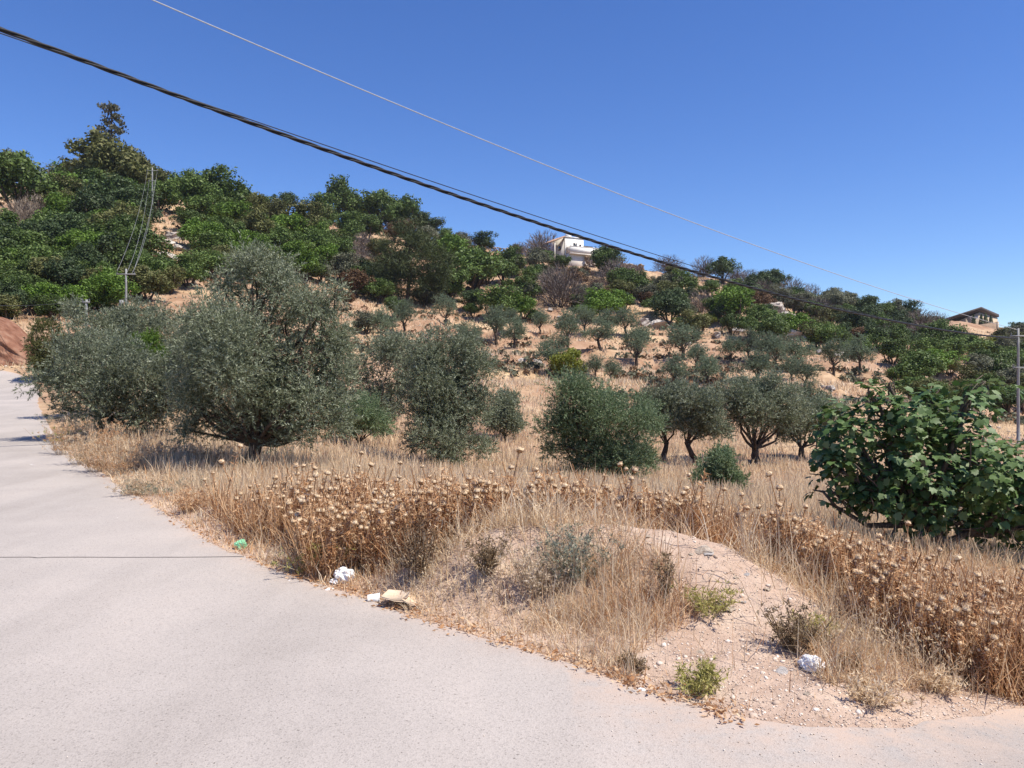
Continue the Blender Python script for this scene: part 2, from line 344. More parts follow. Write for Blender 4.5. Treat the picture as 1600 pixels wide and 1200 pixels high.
# ------------------------------------------------------------------ ground and road
ys = np.concatenate([[-60, -40, -25, -16, -10, -6, -3, -1, 0, 1, 1.6, 2.2, 2.7], np.geomspace(3, 14, 170), np.geomspace(14.1, 250, 250), np.geomspace(256, 3000, 24)])
us = np.concatenate([np.linspace(-3, -.78, 20), np.linspace(-.77, .77, 290), np.linspace(.78, 3, 20)])
w = np.where(ys > 3, ys, 3+(3-ys)*1.0)
X = us[None, :]*w[:, None]; Y = np.repeat(ys[:, None], len(us), 1)
Z = zf(X.ravel(), Y.ravel()).reshape(X.shape)
idx = np.arange(X.size).reshape(X.shape)
mb = MB(); mb.add(np.stack([X, Y, Z], -1), np.stack([idx[:-1, :-1], idx[:-1, 1:], idx[1:, 1:], idx[1:, :-1]], -1).reshape(-1, 4))
tag(link('ground', mb.mesh('ground', M['ground'], True)), kind='structure')

nE = len(E_F); nW = 80
arc = np.r_[0, np.cumsum(np.hypot(*np.diff(E_F, axis=0).T))]
jit = (fbm(arc*1.7, np.zeros(nE), 3)*.07+fbm(arc*7, np.zeros(nE), 6, 2)*.02)[:, None]
nor = np.gradient(E_F, axis=0); nor = np.stack([-nor[:, 1], nor[:, 0]], 1); nor /= np.linalg.norm(nor, axis=1, keepdims=True)
Ej = E_F+nor*jit
tt = np.linspace(0, 1, nW)**2.4
G = Ej[:, None]*(1-tt)[None, :, None]+O_F[:, None]*tt[None, :, None]
Zr = zf(G[..., 0].ravel(), G[..., 1].ravel()).reshape(nE, nW)+.02
Zr[:, 0] -= .035
V = np.concatenate([G, Zr[..., None]], -1); idx = np.arange(nE*nW).reshape(nE, nW)
mb = MB(); mb.add(V, np.stack([idx[:-1, :-1], idx[:-1, 1:], idx[1:, 1:], idx[1:, :-1]], -1).reshape(-1, 4))
road_me = mb.mesh('road', M['road'], True); da = road_me.attributes.new('dust', 'FLOAT', 'POINT')
gx, gy = G[..., 0].ravel(), G[..., 1].ravel(); de = edge_dist(gx, gy); da.data.foreach_set('value', np.clip(np.exp(np.minimum(de, 0)/np.where(gx > .3, .32, .10))*np.where(gx > .3, 1.0, .8), 0, 1).astype(np.float32))
tag(link('road', road_me), kind='structure')

# red earth cutting at the head of the lane
rng = np.random.default_rng(4)
bu = np.linspace(0, 1, 90); bv = np.linspace(0, 1, 26)
bx = -52+bu*24.5; by = 46.5-1.6*bu+1.2*np.sin(bu*5)
Vb = np.zeros((90, 26, 3))
for i in range(90):
    zb = z1(bx[i], by[i])-.4; hh = 3.5*(1-smooth(.82, 1, bu[i])*.75)
    Vb[i, :, 0] = bx[i]; Vb[i, :, 1] = by[i]+bv*1.0+.5*fbm(bu[i]*14+bv*0, bv*5, 8)+np.where(bv > .9, (bv-.9)*25, 0); Vb[i, :, 2] = zb+hh*np.minimum(bv, .9)/.9
idx = np.arange(90*26).reshape(90, 26)
mb = MB(); mb.add(Vb, np.stack([idx[:-1, :-1], idx[1:, :-1], idx[1:, 1:], idx[:-1, 1:]], -1).reshape(-1, 4))
tag(link('earth_bank', mb.mesh('earth_bank', M['earth'], True)), kind='structure')

# ------------------------------------------------------------------ foliage builders
def frames(D, rng):
    """rotation matrices whose third column is D, with a random roll"""
    D = D/(np.linalg.norm(D, axis=1, keepdims=True)+1e-9)
    A = rng.normal(size=D.shape); A -= (A*D).sum(1, keepdims=True)*D; A /= np.linalg.norm(A, axis=1, keepdims=True)+1e-9
    return np.stack([A, np.cross(D, A), D], -1)

def spray_templates(K, nl, L, ll, lw, rng, spread=(.45, 1.15)):
    t = np.sort(rng.uniform(.05, 1, (K, nl)), 1); ph = rng.uniform(0, 6.283, (K, nl)); a = rng.uniform(*spread, (K, nl))*(1.15-.5*t)
    base = np.stack([0*t, 0*t, t*L], -1)
    d = np.stack([np.sin(a)*np.cos(ph), np.sin(a)*np.sin(ph), np.cos(a)], -1)
    s = np.cross(d, rng.normal(size=d.shape)); s /= np.linalg.norm(s, axis=-1, keepdims=True)
    l = ll*rng.uniform(.7, 1.15, (K, nl, 1)); w_ = lw*rng.uniform(.8, 1.2, (K, nl, 1))
    return np.stack([base+d*l*.12-s*w_*.5, base+d*l*.12+s*w_*.5, base+d*l], 2)     # K,nl,3,3

def put_sprays(mb, pos, D, tmpl, rng, sc=(.75, 1.2)):
    N = len(pos); k = rng.integers(0, len(tmpl), N); Rm = frames(D, rng); s = rng.uniform(*sc, N)
    T = tmpl[k].reshape(N, -1, 3)
    (mb.tris if tmpl.shape[-2] == 3 else mb.quads)(np.einsum('nij,nvj->nvi', Rm, T)*s[:, None, None]+pos[:, None])

def lobe_points(lobes, n, rng, shell=.42, squash=1.0, bump=.28):
    """points and outward directions in a crown made of lobes (x, y, z, r)"""
    lobes = np.asarray(lobes, float); wgt = lobes[:, 3]**2.2; wgt /= wgt.sum()
    k = rng.choice(len(lobes), n, p=wgt); v = rng.normal(size=(n, 3)); v /= np.linalg.norm(v, axis=1, keepdims=True)
    ph = lobes[k, 0]*7+lobes[k, 2]*5
    r = 1+bump*(np.sin(4.1*v[:, 0]+ph)*np.sin(3.7*v[:, 2]+1.3*ph)+.7*np.sin(7.3*v[:, 1]+2*ph)*np.sin(6.1*v[:, 0]-ph))
    f = 1-shell*rng.random(n)**1.6
    deep = rng.random(n) < .2; f[deep] = rng.random(deep.sum())*.7
    return lobes[k, :3]+v*(lobes[k, 3]*r*f)[:, None]*np.array([1, 1, squash]), v

def clump(lobes, rng, k=7, out=.62, size=.46):
    """break smooth lobes into leaf clumps with gaps between them"""
    L_ = []
    for lb in np.asarray(lobes, float):
        L_.append((*lb[:3], lb[3]*.55)); v = rng.normal(size=(k, 3)); v /= np.linalg.norm(v, axis=1, keepdims=True); v[:, 2] = v[:, 2]*.85+.12
        for q in v: L_.append((*(lb[:3]+q*lb[3]*out*rng.uniform(.8, 1.25)), lb[3]*size*rng.uniform(.65, 1.2)))
    return np.array(L_)

def limb(mb, a, b, r0, r1, rng, n=6, bend=.12, sides=6):
    a = np.asarray(a, float); b = np.asarray(b, float); t = np.linspace(0, 1, n)[:, None]; L = np.linalg.norm(b-a)
    P = a+(b-a)*t+rng.normal(size=(1, 3))*bend*L*np.sin(np.pi*t)+rng.normal(size=(n, 3))*.02*L*np.sin(np.pi*t)
    mb.tube(P, r0+(r1-r0)*t[:, 0], sides); return P

def crown_tree(base, fork, lobes, nspray, rng, tmpl, r0, stems=1, shoots=40, up=.35, trunk_r1=.75, lean=None):
    """trunk and crown builders around a local origin at the base"""
    tb, cb = MB(), MB()
    lobes = np.asarray(lobes, float); fork = np.asarray(fork, float)
    foot = np.linspace(0, 1, 6)
    P = np.array([0, 0, -.08])+(fork-np.array([0, 0, -.08]))*foot[:, None]+rng.normal(size=(6, 3))*.03*np.linalg.norm(fork)*np.sin(np.pi*foot)[:, None]
    tb.tube(P, r0*(1.35-.6*foot**.6), 10)
    for lb in lobes:
        st = P[-1]-(P[-1]-P[-2])*rng.random()*.8
        Q = limb(tb, st, lb[:3], r0*.38, r0*.08, rng, 7)
        for _ in range(4):
            q = Q[rng.integers(3, 7)]; v = rng.normal(size=3); v[2] = abs(v[2])*.7; v /= np.linalg.norm(v)
            limb(tb, q, lb[:3]+v*lb[3]*.75, r0*.07, r0*.02, rng, 5, sides=4)
    fine = clump(lobes, rng)
    pos, v = lobe_points(fine, int(nspray*1.1), rng)
    D = v*.8+np.array([0, 0, up])+rng.normal(size=v.shape)*.5
    put_sprays(cb, pos, D, tmpl, rng)
    # long shoots standing out of the outline
    p2, v2 = lobe_points(fine, shoots, rng, .12)
    keep = v2[:, 2] > -.1; p2, v2 = p2[keep], v2[keep]
    D2 = v2*.6+np.array([0, 0, .9]); D2 /= np.linalg.norm(D2, axis=1, keepdims=True)
    Ls = np.abs(tmpl[..., 2].max())
    for st in range(3):
        put_sprays(cb, p2+D2*Ls*.55*st, D2+rng.normal(size=D2.shape)*.15, tmpl, rng, (.55, .85))
    return tb, cb

def hero_olive(basepx, d, forkpx, lobes_px, nspray, ll, lw, label, seed, mat='olive', r0=.1, name='olive_tree', cat='olive tree', nl=15, L=.2, dy=None, shoots=40, zground=None):
    rng = np.random.default_rng(seed)
    bx_, by_ = (basepx-800)/F*d, d
    base = np.array([bx_, by_, z1(bx_, by_)]); k = d/F
    lobes = []
    for i, (px, py, r) in enumerate(lobes_px):
        off = rng.uniform(-.55, .55)*r*k*1.3 if dy is None else dy[i]*k
        q = at(px, py, d); lobes.append((q[0]-base[0], off, q[2]-base[2], r*k*.93))
        if rng.random() < .75:      # a companion lobe further back or forward gives the crown its depth
            lobes.append((q[0]-base[0]+rng.normal()*.15*r*k, -np.sign(off)*r*k*rng.uniform(.7, 1.1), q[2]-base[2]+rng.normal()*.1*r*k-.05, r*k*.8))
    f = at(forkpx[0], forkpx[1], d)-base; f[1] = 0
    tm = spray_templates(14, nl-3, L, ll*1.08, lw*1.15, rng)
    tb, cb = crown_tree(base, f, lobes, int(nspray*1.9), rng, tm, r0, shoots=shoots)
    t = thing(name, base, label, cat, 'trees of the olive grove')
    link('trunk', tb.mesh('olive_trunk', M['bark'], True), t); link('crown', cb.mesh('olive_crown', M[mat]), t)
    return t

# ------------------------------------------------------------------ the nearer olive trees
hero_olive(388, 14, (402, 690), [(402,432,44),(350,490,52),(452,478,58),(500,478,40),(330,560,60),(420,560,92),(500,560,58),(318,632,48),(390,638,60),(478,634,64),(524,612,40),(296,666,26),(402,408,28),(350,672,26),(482,676,30),(430,600,60),(525,455,18),(520,530,34),(520,655,30),(440,668,30),(352,448,26),(372,425,24),(438,428,30),(318,520,40),(296,600,36)],
  7400, .062, .014, 'largest olive tree with dark leaning trunk beside the roadside grass', 11, r0=.13, shoots=90)
hero_olive(150, 19, (160, 655), [(150,590,62),(100,600,42),(205,605,58),(255,590,50),(130,550,42),(235,645,45),(190,640,55),(95,640,32),(280,620,45),(200,555,45),(300,560,40)],
  3600, .075, .018, 'broad grey olive tree overhanging the lane at its right edge', 12, r0=.1, shoots=70)
hero_olive(190, 25, (195, 600), [(190,500,45),(140,505,38),(245,508,40),(195,545,58),(120,540,34),(255,550,45),(290,520,30)],
  2400, .085, .022, 'pale-topped olive tree behind the broad grey one at the lane', 13, r0=.1)
hero_olive(235, 23, (235, 580), [(232,545,24),(255,570,24),(215,565,22)], 800, .08, .024, 'small brighter green tree squeezed between the lane-side olives', 14, mat='bright', name='leafy_sapling', cat='sapling', r0=.05, shoots=6)
hero_olive(705, 20, (705, 690), [(700,555,48),(660,568,42),(745,570,32),(700,615,70),(655,640,44),(742,640,42),(702,685,54),(722,545,32),(650,690,24),(750,700,26),(700,715,30),(690,650,56),(725,600,46),(670,605,44)],
  4700, .072, .017, 'dense dark olive tree with foliage to the ground behind the thistles, left of centre', 15, r0=.09, shoots=70)
hero_olive(600, 29, (600, 660), [(612,560,40),(570,585,40),(556,635,40),(605,630,46),(640,600,34)], 1900, .095, .025, 'olive tree half hidden between the largest olive and the dense dark one', 16, r0=.09)
hero_olive(560, 24, (560, 690), [(565,640,36),(540,660,32),(590,665,26)], 1100, .08, .02, 'low green olive bush against the right flank of the largest olive', 17, mat='olive_green', r0=.06, name='olive_bush', cat='olive bush')
hero_olive(790, 31, (790, 680), [(790,640,28),(775,660,24),(805,662,20)], 900, .1, .026, 'small pale grey olive beside the dense dark olive', 18, mat='olive', r0=.06)
hero_olive(935, 18.5, (935, 720), [(890,625,48),(942,630,58),(990,655,42),(868,665,36),(925,695,66),(985,700,48),(958,735,42),(895,738,24),(905,600,24),(1000,720,28),(860,700,18),(880,760,18),(950,765,24)],
  4300, .066, .016, 'bushy green olive tree rounded to the ground, just right of centre behind the thistles', 19, mat='olive_green', r0=.08, shoots=60)
hero_olive(1035, 27, (1042, 690), [(1030,625,34),(1045,655,34),(1015,650,26),(1055,610,20)], 1500, .09, .022, 'olive tree with dark trunk directly right of the bushy green olive', 20, r0=.1)
hero_olive(1092, 26, (1072, 690), [(1085,625,34),(1110,640,32),(1070,655,26),(1120,670,22),(1095,665,26)], 1500, .09, .022, 'olive tree with curved trunk between two other grove olives', 21, r0=.1)
hero_olive(1180, 28, (1180, 700), [(1150,620,32),(1185,610,34),(1220,625,34),(1245,640,24),(1180,645,40),(1225,660,26),(1140,640,22),(1205,595,20)], 2300, .09, .022,
  'olive tree with open forked trunk standing clear in pale grass', 22, r0=.15)
hero_olive(1252, 31, (1252, 700), [(1255,650,32),(1280,640,30),(1240,675,24),(1290,665,28)], 1500, .1, .025, 'olive tree with straight dark trunk touching the fig tree', 23, r0=.13)
hero_olive(1122, 16, (1122, 760), [(1120,738,30),(1105,755,24),(1140,755,24),(1128,715,18),(1090,765,14),(1150,768,14)], 1300, .06, .015,
  'knee-high olive bush standing alone among the dry grass', 24, r0=.03, mat='olive_green', name='olive_bush', cat='olive bush', shoots=50, L=.16)
hero_olive(80, 40, (80, 570), [(72,535,26),(90,560,28),(60,565,22),(85,590,22),(70,510,16)], 1000, .12, .03, 'brownish drooping sapling in front of the red earth bank', 25, mat='mixed', r0=.06, name='drooping_sapling', cat='sapling')

# ------------------------------------------------------------------ fig tree with big lobed leaves
def fig_leaf(rng):
    ang = np.radians([-150, -118, -95, -72, -48, -28, 0, 28, 48, 72, 95, 118, 150]); rad = np.array([.27, .42, .47, .385, .56, .44, .66, .44, .56, .385, .47, .42, .27])*rng.uniform(.92, 1.08, 13)
    x = rad*np.sin(ang); y = .32+rad*np.cos(ang); r2 = x*x+(y-.3)**2
    z = -.34*r2+.2*np.abs(x)+rng.normal(size=13)*.015
    v = np.vstack([[0, .3, 0], np.stack([x, y, z], 1), [0, 0, 0], [-.012, -.3, .07], [.012, -.3, .07]])
    f = [(0, i+1, i+2) for i in range(12)]+[(0, 13, 14), (0, 14, 1), (14, 15, 16)]
    return v, np.array(f)
def fig_tree():
    rng = np.random.default_rng(77); d = 9.6; px0 = 1482
    base = np.array([(px0-800)/F*d, d, 0]); base[2] = z1(base[0], base[1]); k = d/F
    LP = [(1400,650,58),(1330,670,50),(1490,660,56),(1535,612,34),(1310,735,42),(1400,735,78),(1500,725,80),(1580,745,66),(1555,800,56),(1440,790,50),(1345,780,44),(1650,740,80),(1352,612,16),(1388,600,10),(1290,700,20),(1620,810,50),(1460,620,26),(1700,790,60),(1290,770,22),(1500,815,36)]
    lob = []
    for px, py, r in LP:
        q = at(px, py, d); off = rng.uniform(-.7, .5)*r*k
        lob.append((q[0]-base[0], off, q[2]-base[2], r*k*.92))
        if r > 40: lob.append((q[0]-base[0], -np.sign(off)*r*k*.9+.1, q[2]-base[2], r*k*.8))
    lob = np.array(lob)
    t = thing('fig_tree', base, 'spreading fig tree with glossy lobed leaves at the right edge of the field', 'fig tree')
    tb = MB(); f0 = at(1455, 815, d)-base; f0[1] = 0; f1 = at(1520, 832, d)-base; f1[1] = .1
    s = np.linspace(0, 1, 7)[:, None]
    tb.tube(np.array([.05, 0, -.1])*(1-s)+f0*s+np.sin(s*5)*np.array([.02, .02, 0]), .115-.035*s[:, 0], 10)
    tb.tube(f0*.5*(1-s)+f1*s+np.sin(s*3)*np.array([0, 0, -.04]), .06-.02*s[:, 0], 8)
    for i, lb in enumerate(lob):
        st = f1 if lb[0] > .45 else f0
        Q = limb(tb, st-np.array([0, 0, .03]), lb[:3], .05, .016, rng, 7, .1)
        for _ in range(5):
            v = rng.normal(size=3); v /= np.linalg.norm(v); limb(tb, Q[rng.integers(3, 7)], lb[:3]+v*lb[3]*.9, .014, .006, rng, 5, sides=4)
    # bare low branches hanging left of the trunk
    for (ax, ay, cx, cy) in [(1440,820,1395,862),(1430,815,1415,868),(1425,810,1370,845),(1445,818,1382,835),(1560,810,1600,870),(1450,815,1350,815)]:
        a = at(ax, ay, d)-base; b_ = at(cx, cy, d)-base; a[1] = rng.uniform(-.2, .1); b_[1] = rng.uniform(-.5, -.1); limb(tb, a, b_, .018, .006, rng, 6, .1, 5)
    link('trunk', tb.mesh('fig_trunk', M['bark_pale'], True), t)
    pos, v = lobe_points(lob, 980, rng, .3, bump=.3)
    leaves = [fig_leaf(rng) for _ in range(7)]
    allv = []; mats = []
    for p, o in zip(pos, v):
        n = rng.integers(5, 9); a0 = rng.random()*6.28; tip = o*.7+np.array([0, 0, .55]); tip /= np.linalg.norm(tip)
        A = np.cross(tip, [.3, .2, .1]); A /= np.linalg.norm(A); B = np.cross(tip, A)
        for j in range(n):
            a = a0+j*2.4; out = np.cos(a)*A+np.sin(a)*B; el = rng.uniform(-.35, .6)
            ydir = out*math.cos(el)+tip*math.sin(el); ydir /= np.linalg.norm(ydir); ydir = ydir+np.array([0, 0, -.25]); ydir /= np.linalg.norm(ydir)
            zd = tip*.7+np.array([0, 0, .6])+rng.normal(size=3)*.28; zd -= (zd@ydir)*ydir; zd /= np.linalg.norm(zd)
            xd = np.cross(ydir, zd); sc = rng.uniform(.07, .13)
            mats.append((int(rng.integers(0, 7)), np.stack([xd, ydir, zd], 1)*sc, p+ydir*.05))
    order = sorted(range(len(mats)), key=lambda i: mats[i][2][1]-.0*mats[i][2][0] + (10 if mats[i][2][0]+base[0] > .70*d else 0))
    cb = MB()
    for i in order[300:]:
        kx, Rm, p = mats[i]; lv, lf = leaves[kx]; cb.add(lv@Rm.T+p, lf)
    crown = link('crown', cb.mesh('fig_crown', M['fig']), t); crown['kind'] = 'stuff'
    lm = []
    for lv, lf in leaves:
        q = MB(); q.add(lv, lf); lm.append(q.mesh('fig_leaf', M['fig']))
    for i in order[:300]:
        kx, Rm, p = mats[i]; o = link('leaf', lm[kx], t)
        o.matrix_local = Matrix([[*Rm[0], p[0]], [*Rm[1], p[1]], [*Rm[2], p[2]], [0, 0, 0, 1]])
fig_tree()

# ------------------------------------------------------------------ hillside shrubs and trees: prototypes one metre wide
def proto_leafy(seed, n, size, nl=8, hgt=.82, tall=1.0, low=.30, aspect=.75):
    rng = np.random.default_rng(seed); lob = [(0, 0, .46*hgt, .27)]
    for i in range(nl):
        a = i/nl*6.283+rng.normal()*.3; rr = rng.uniform(.16, .30); zz = rng.uniform(low, .62)*hgt
        lob.append((math.cos(a)*rr, math.sin(a)*rr, zz, rng.uniform(.15, .23)))
    for _ in range(nl//2): lob.append((rng.normal()*.1, rng.normal()*.1, rng.uniform(.58, .80)*hgt, rng.uniform(.12, .19)))
    lob = np.array(lob); pos, v = lobe_points(clump(lob, rng, 6, .66, .44), n, rng, .3, bump=.3)
    keep = pos[:, 2] > .03; pos, v = pos[keep], v[keep]
    N = v*.9+np.array([0, 0, .35])+rng.normal(size=v.shape)*.55
    Rm = frames(N, rng); s = size*rng.uniform(.6, 1.3, len(pos)); asp = aspect
    q = np.array([(-.6, 0, 0), (0, -asp*.5, 0.08), (.6, 0, 0), (0, asp*.5, .08)])
    cb = MB(); cb.quads(np.einsum('nij,vj->nvi', Rm, q)*s[:, None, None]+pos[:, None])
    tb = MB()
    for lb in lob[:6]: limb(tb, (rng.normal()*.02, rng.normal()*.02, -.06), lb[:3], .022, .008, rng, 5, .08, 5)
    return tb.mesh('shrub_stem', M['bark'], True), cb
def proto_olive(seed, ns):
    rng = np.random.default_rng(seed); lob = []
    for i in range(7):
        a = i/7*6.283+rng.normal()*.4; rr = rng.uniform(.12, .27); lob.append((math.cos(a)*rr, math.sin(a)*rr, rng.uniform(.36, .68), rng.uniform(.15, .22)))
    lob += [(0, 0, .72, .18), (.05, -.03, .5, .25)]
    tm = spray_templates(10, 12, .07, .034, .011, rng)
    tb, cb = crown_tree((0, 0, 0), (rng.normal()*.04, rng.normal()*.04, .26), lob, ns, rng, tm, .034, shoots=24)
    return tb.mesh('olive_stem', M['bark'], True), cb
def proto_twiggy(seed, n, spread=.9):
    rng = np.random.default_rng(seed); cb = MB(); tb = MB()
    for i in range(9):
        a = rng.random()*6.28; b = np.array([math.cos(a)*.3, math.sin(a)*.3, rng.uniform(.35, .75)])*rng.uniform(.6, 1)
        P = limb(tb, (0, 0, -.05), b, .014, .005, rng, 6, .12, 4)
    d = rng.normal(size=(n, 3)); d[:, 2] = np.abs(d[:, 2])*1.1+.1; d /= np.linalg.norm(d, axis=1, keepdims=True)
    r = rng.uniform(.12, .5, n); p = d*r[:, None]*np.array([.95, .95, 1.4]); dr = d+rng.normal(size=d.shape)*.45+np.array([0, 0, .3]); dr /= np.linalg.norm(dr, axis=1, keepdims=True)
    s = np.cross(dr, rng.normal(size=dr.shape)); s /= np.linalg.norm(s, axis=1, keepdims=True); L = rng.uniform(.06, .16, n)[:, None]; w_ = .0055
    cb.quads(np.stack([p-s*w_, p+s*w_, p+dr*L+s*w_*.4, p+dr*L-s*w_*.4], 1))
    return tb.mesh('bare_stem', M['bark'], True), cb
PROTO = {}
CROWN = {}
def reg(kind, mat, pairs):
    PROTO[kind] = [(tm, CROWN.setdefault(id(cb), None) or CROWN.__setitem__(id(cb), cb.mesh('shrub_crown', M[mat])) or CROWN[id(cb)], M[mat]) for tm, cb in pairs]
oakp = [proto_leafy(100+i, 6000, .034, 8+i % 3) for i in range(4)]
for kd in ('oak', 'bright', 'yellow', 'mixed', 'dark', 'grey', 'rust'): reg(kd, kd, oakp)
olp = [proto_olive(200+i, 700) for i in range(4)]; reg('olive', 'olive_far', olp)
brp = [proto_twiggy(300+i, 1500) for i in range(3)]; ddp = [proto_twiggy(310+i, 1300) for i in range(2)]; reg('bare', 'bare', brp); reg('dead', 'dead', ddp)
NAMES = {'oak': 'oak_shrub', 'bright': 'leafy_shrub', 'yellow': 'yellow_green_bush', 'mixed': 'dull_shrub', 'dark': 'dark_shrub', 'grey': 'grey_shrub', 'rust': 'withered_shrub', 'olive': 'olive_tree', 'bare': 'leafless_shrub', 'dead': 'dead_brush'}
LOOK = {'oak': 'green evergreen oak shrub', 'bright': 'bright green leafy shrub', 'yellow': 'yellow-green bush', 'mixed': 'olive-drab shrub', 'dark': 'dark green shrub', 'grey': 'grey-green shrub', 'rust': 'withered brown shrub', 'olive': 'grey-green olive tree', 'bare': 'leafless purple-grey shrub', 'dead': 'pale dead brush'}
MARKS = [('white house', 905, 385), ('spreading dark pine', 640, 415), ('tall eucalyptus', 172, 225), ('ridge-top pole', 238, 300), ('pale rock outcrop', 262, 385), ('yellow-green bush', 885, 575), ('slant-roofed building', 1530, 500),
 ('fig tree', 1420, 640), ('largest olive', 400, 520), ('dry-stone wall', 765, 390), ('white boulder', 1298, 605), ('right-hand pole', 1590, 560), ('lower pole', 197, 440), ('shaded rock hollow', 1020, 505), ('red earth bank', 20, 545), ('forked olive', 1180, 630), ('sloping rock slabs', 1232, 505), ('bushy green olive', 930, 640)]
pend = []
rs = random.Random(5)
NPL = {}
def plant(kind, px, py, wpx, hs=1.0, label=None, group=None, loc=None):
    x, y, z = loc or hit(px, py)
    wd = wpx*y/F*1.36; k = NPL.get(kind, 0); NPL[kind] = k+1
    tm, cm, mt_ = PROTO[kind][k % len(PROTO[kind])]
    cat = {'olive': 'olive tree', 'bare': 'shrub', 'dead': 'brush'}.get(kind, 'shrub')
    t = thing(NAMES[kind], (x, y, z), label, cat, group, rs.random()*6.28)
    t.scale = (wd*rs.uniform(.95, 1.1), wd*rs.uniform(.95, 1.1), wd*hs*rs.uniform(.93, 1.08))
    link('trunk', tm, t); co = link('crown', cm, t); co.material_slots[0].link = 'OBJECT'; co.material_slots[0].material = mt_
    if label is None or group: pend.append((t, kind, px, py-wpx*.4, wpx))
    return t

HILL = """oak 20 345 95 1.15;mixed 12 300 70 1;dead 42 362 48 1;dead 80 312 52 .9;dead 66 335 40 .9;dead 30 350 40 1;dead 52 352 46 1;dead 24 378 44 .9;dead 62 372 40 .8
mixed 205 312 75 1.1;mixed 222 300 52 1.1;oak 300 340 82 .95;oak 350 346 86 .95;oak 395 345 45 .9;oak 375 335 50 .9;dark 448 338 40 .95;oak 420 352 55 .9
oak 500 358 52 1;oak 535 345 74 1.05;oak 590 352 72 .9;oak 628 356 62 .9;oak 545 378 48 .9;dark 668 365 50 .9;oak 575 378 60 .8;grey 555 352 40 .8
bright 706 428 66 1.05;bright 690 418 40 .9;grey 718 395 34 1;oak 740 462 92 .8;oak 700 470 70 .75;oak 776 500 64 .85;oak 798 432 50 .95;dark 748 412 32 .8;oak 785 445 44 .9;oak 760 445 40 .9
grey 538 442 48 .9;rust 556 465 50 .9;grey 500 445 48 .8;oak 480 440 50 .8;rust 540 478 30 .8;grey 590 440 40 .8
dark 612 455 56 .8;oak 585 470 46 .8;grey 664 480 50 .6;mixed 680 470 46 .8;yellow 600 458 22 .7
grey 572 522 40 .95;olive 600 540 48 1.05;olive 632 524 42 1.15;olive 697 512 42 1;oak 738 498 28 .9;olive 726 530 36 .6;olive 738 545 42 .8;olive 776 542 54 .95;olive 798 528 44 .9;oak 618 500 36 1
bare 850 405 52 .95;grey 838 425 42 .9;bare 876 482 66 1.05;bare 862 460 44 1;oak 822 475 48 .9;bright 815 502 52 .85;oak 835 505 30 .7;grey 896 445 40 .8;grey 905 468 30 .7;bare 928 452 30 .9;bare 812 400 26 .8;mixed 806 385 22 .8;bare 840 395 40 .9
dark 948 430 50 .95;oak 972 452 48 .8;oak 990 468 56 .85;mixed 964 472 52 .7;bright 940 502 66 .8;bright 962 490 50 .8;oak 912 488 40 .7;bright 918 505 40 .7
dark 1044 508 60 .95;oak 1068 465 46 .9;grey 1010 478 44 .8;dark 1055 488 40 .9;grey 1030 460 36 .8;oak 1026 492 40 .8
bright 1146 508 72 .85;bare 1096 490 44 .8;oak 1178 505 36 .8;yellow 1106 510 28 .8;mixed 1085 528 54 .75;oak 1070 520 36 .6;dark 1128 505 40 .8
bare 1045 424 44 .7;bare 1100 430 36 .9;dark 1130 445 44 1.1;bare 1172 445 34 .7;dark 1192 458 44 .8;grey 1176 476 34 .9;oak 1110 465 40 .7;mixed 1150 462 36 .6;bare 1150 440 30 .8
olive 803 545 44 .95;olive 845 528 34 1;olive 888 548 46 1.15;olive 914 525 40 .95;olive 938 548 50 .8;olive 952 526 44 .8;olive 978 532 46 .9;olive 994 575 56 .95;olive 858 585 52 .9;olive 956 598 32 1.05;olive 930 590 34 1;olive 1068 562 66 .8;olive 1060 606 50 .9;olive 1142 570 46 .85;olive 1108 606 52 .9;olive 1088 585 44 .9;olive 1172 565 44 .9;olive 1198 572 44 .9;olive 1186 606 56 .9;olive 1000 545 40 .7;olive 872 560 44 .8;yellow 886 596 56 .95
oak 1206 545 54 .9;oak 1212 520 44 .8;bright 1250 528 48 .95;mixed 1300 512 40 1;oak 1290 548 52 .9;dark 1334 526 56 .8;dark 1318 535 44 .8;oak 1362 548 52 .7;mixed 1278 545 42 .8;dark 1415 552 36 1.15;oak 1448 566 52 .8;oak 1335 565 50 .8;oak 1395 572 56 .7
dark 1212 455 42 .8;bare 1236 468 44 .8;bare 1266 476 38 .8;grey 1290 486 44 .8;grey 1320 494 44 .8;dark 1350 498 48 .8;oak 1380 504 48 .7;grey 1352 515 40 .6;dark 1412 512 48 .6;oak 1436 516 44 .5;dark 1460 516 32 .7;grey 1395 520 44 .6;bare 1430 530 50 .5;grey 1250 490 40 .6;oak 1270 498 40 .7;bare 1375 530 44 .6;dark 1310 505 40 .7;oak 1245 478 36 .7
olive 1250 580 52 .8;olive 1258 610 44 .95;olive 1302 585 46 1;olive 1344 588 44 1.2;olive 1214 578 46 .9;olive 1236 598 40 .9;olive 1225 560 36 .9;olive 1270 640 46 .9
oak 1440 610 76 .8;bright 1462 590 66 .7;oak 1424 628 64 .7;oak 1522 566 60 .8;grey 1552 606 62 .7;dark 1572 648 70 .7;mixed 1500 640 76 .6;oak 1456 640 62 .7;yellow 1560 552 44 .6;mixed 1570 536 40 .6;dark 1592 524 36 .6;mixed 1500 550 52 .7;oak 1482 568 56 .7;grey 1532 590 56 .7;oak 1580 590 56 .8;mixed 1590 560 50 .8;oak 1530 625 60 .7;grey 1590 620 60 .7;oak 1404 600 46 .7"""
for ln in HILL.splitlines():
    for it in ln.split(';'):
        kd, a, b, c, h_ = it.split(); plant(kd, float(a), float(b), float(c), float(h_)*.98)

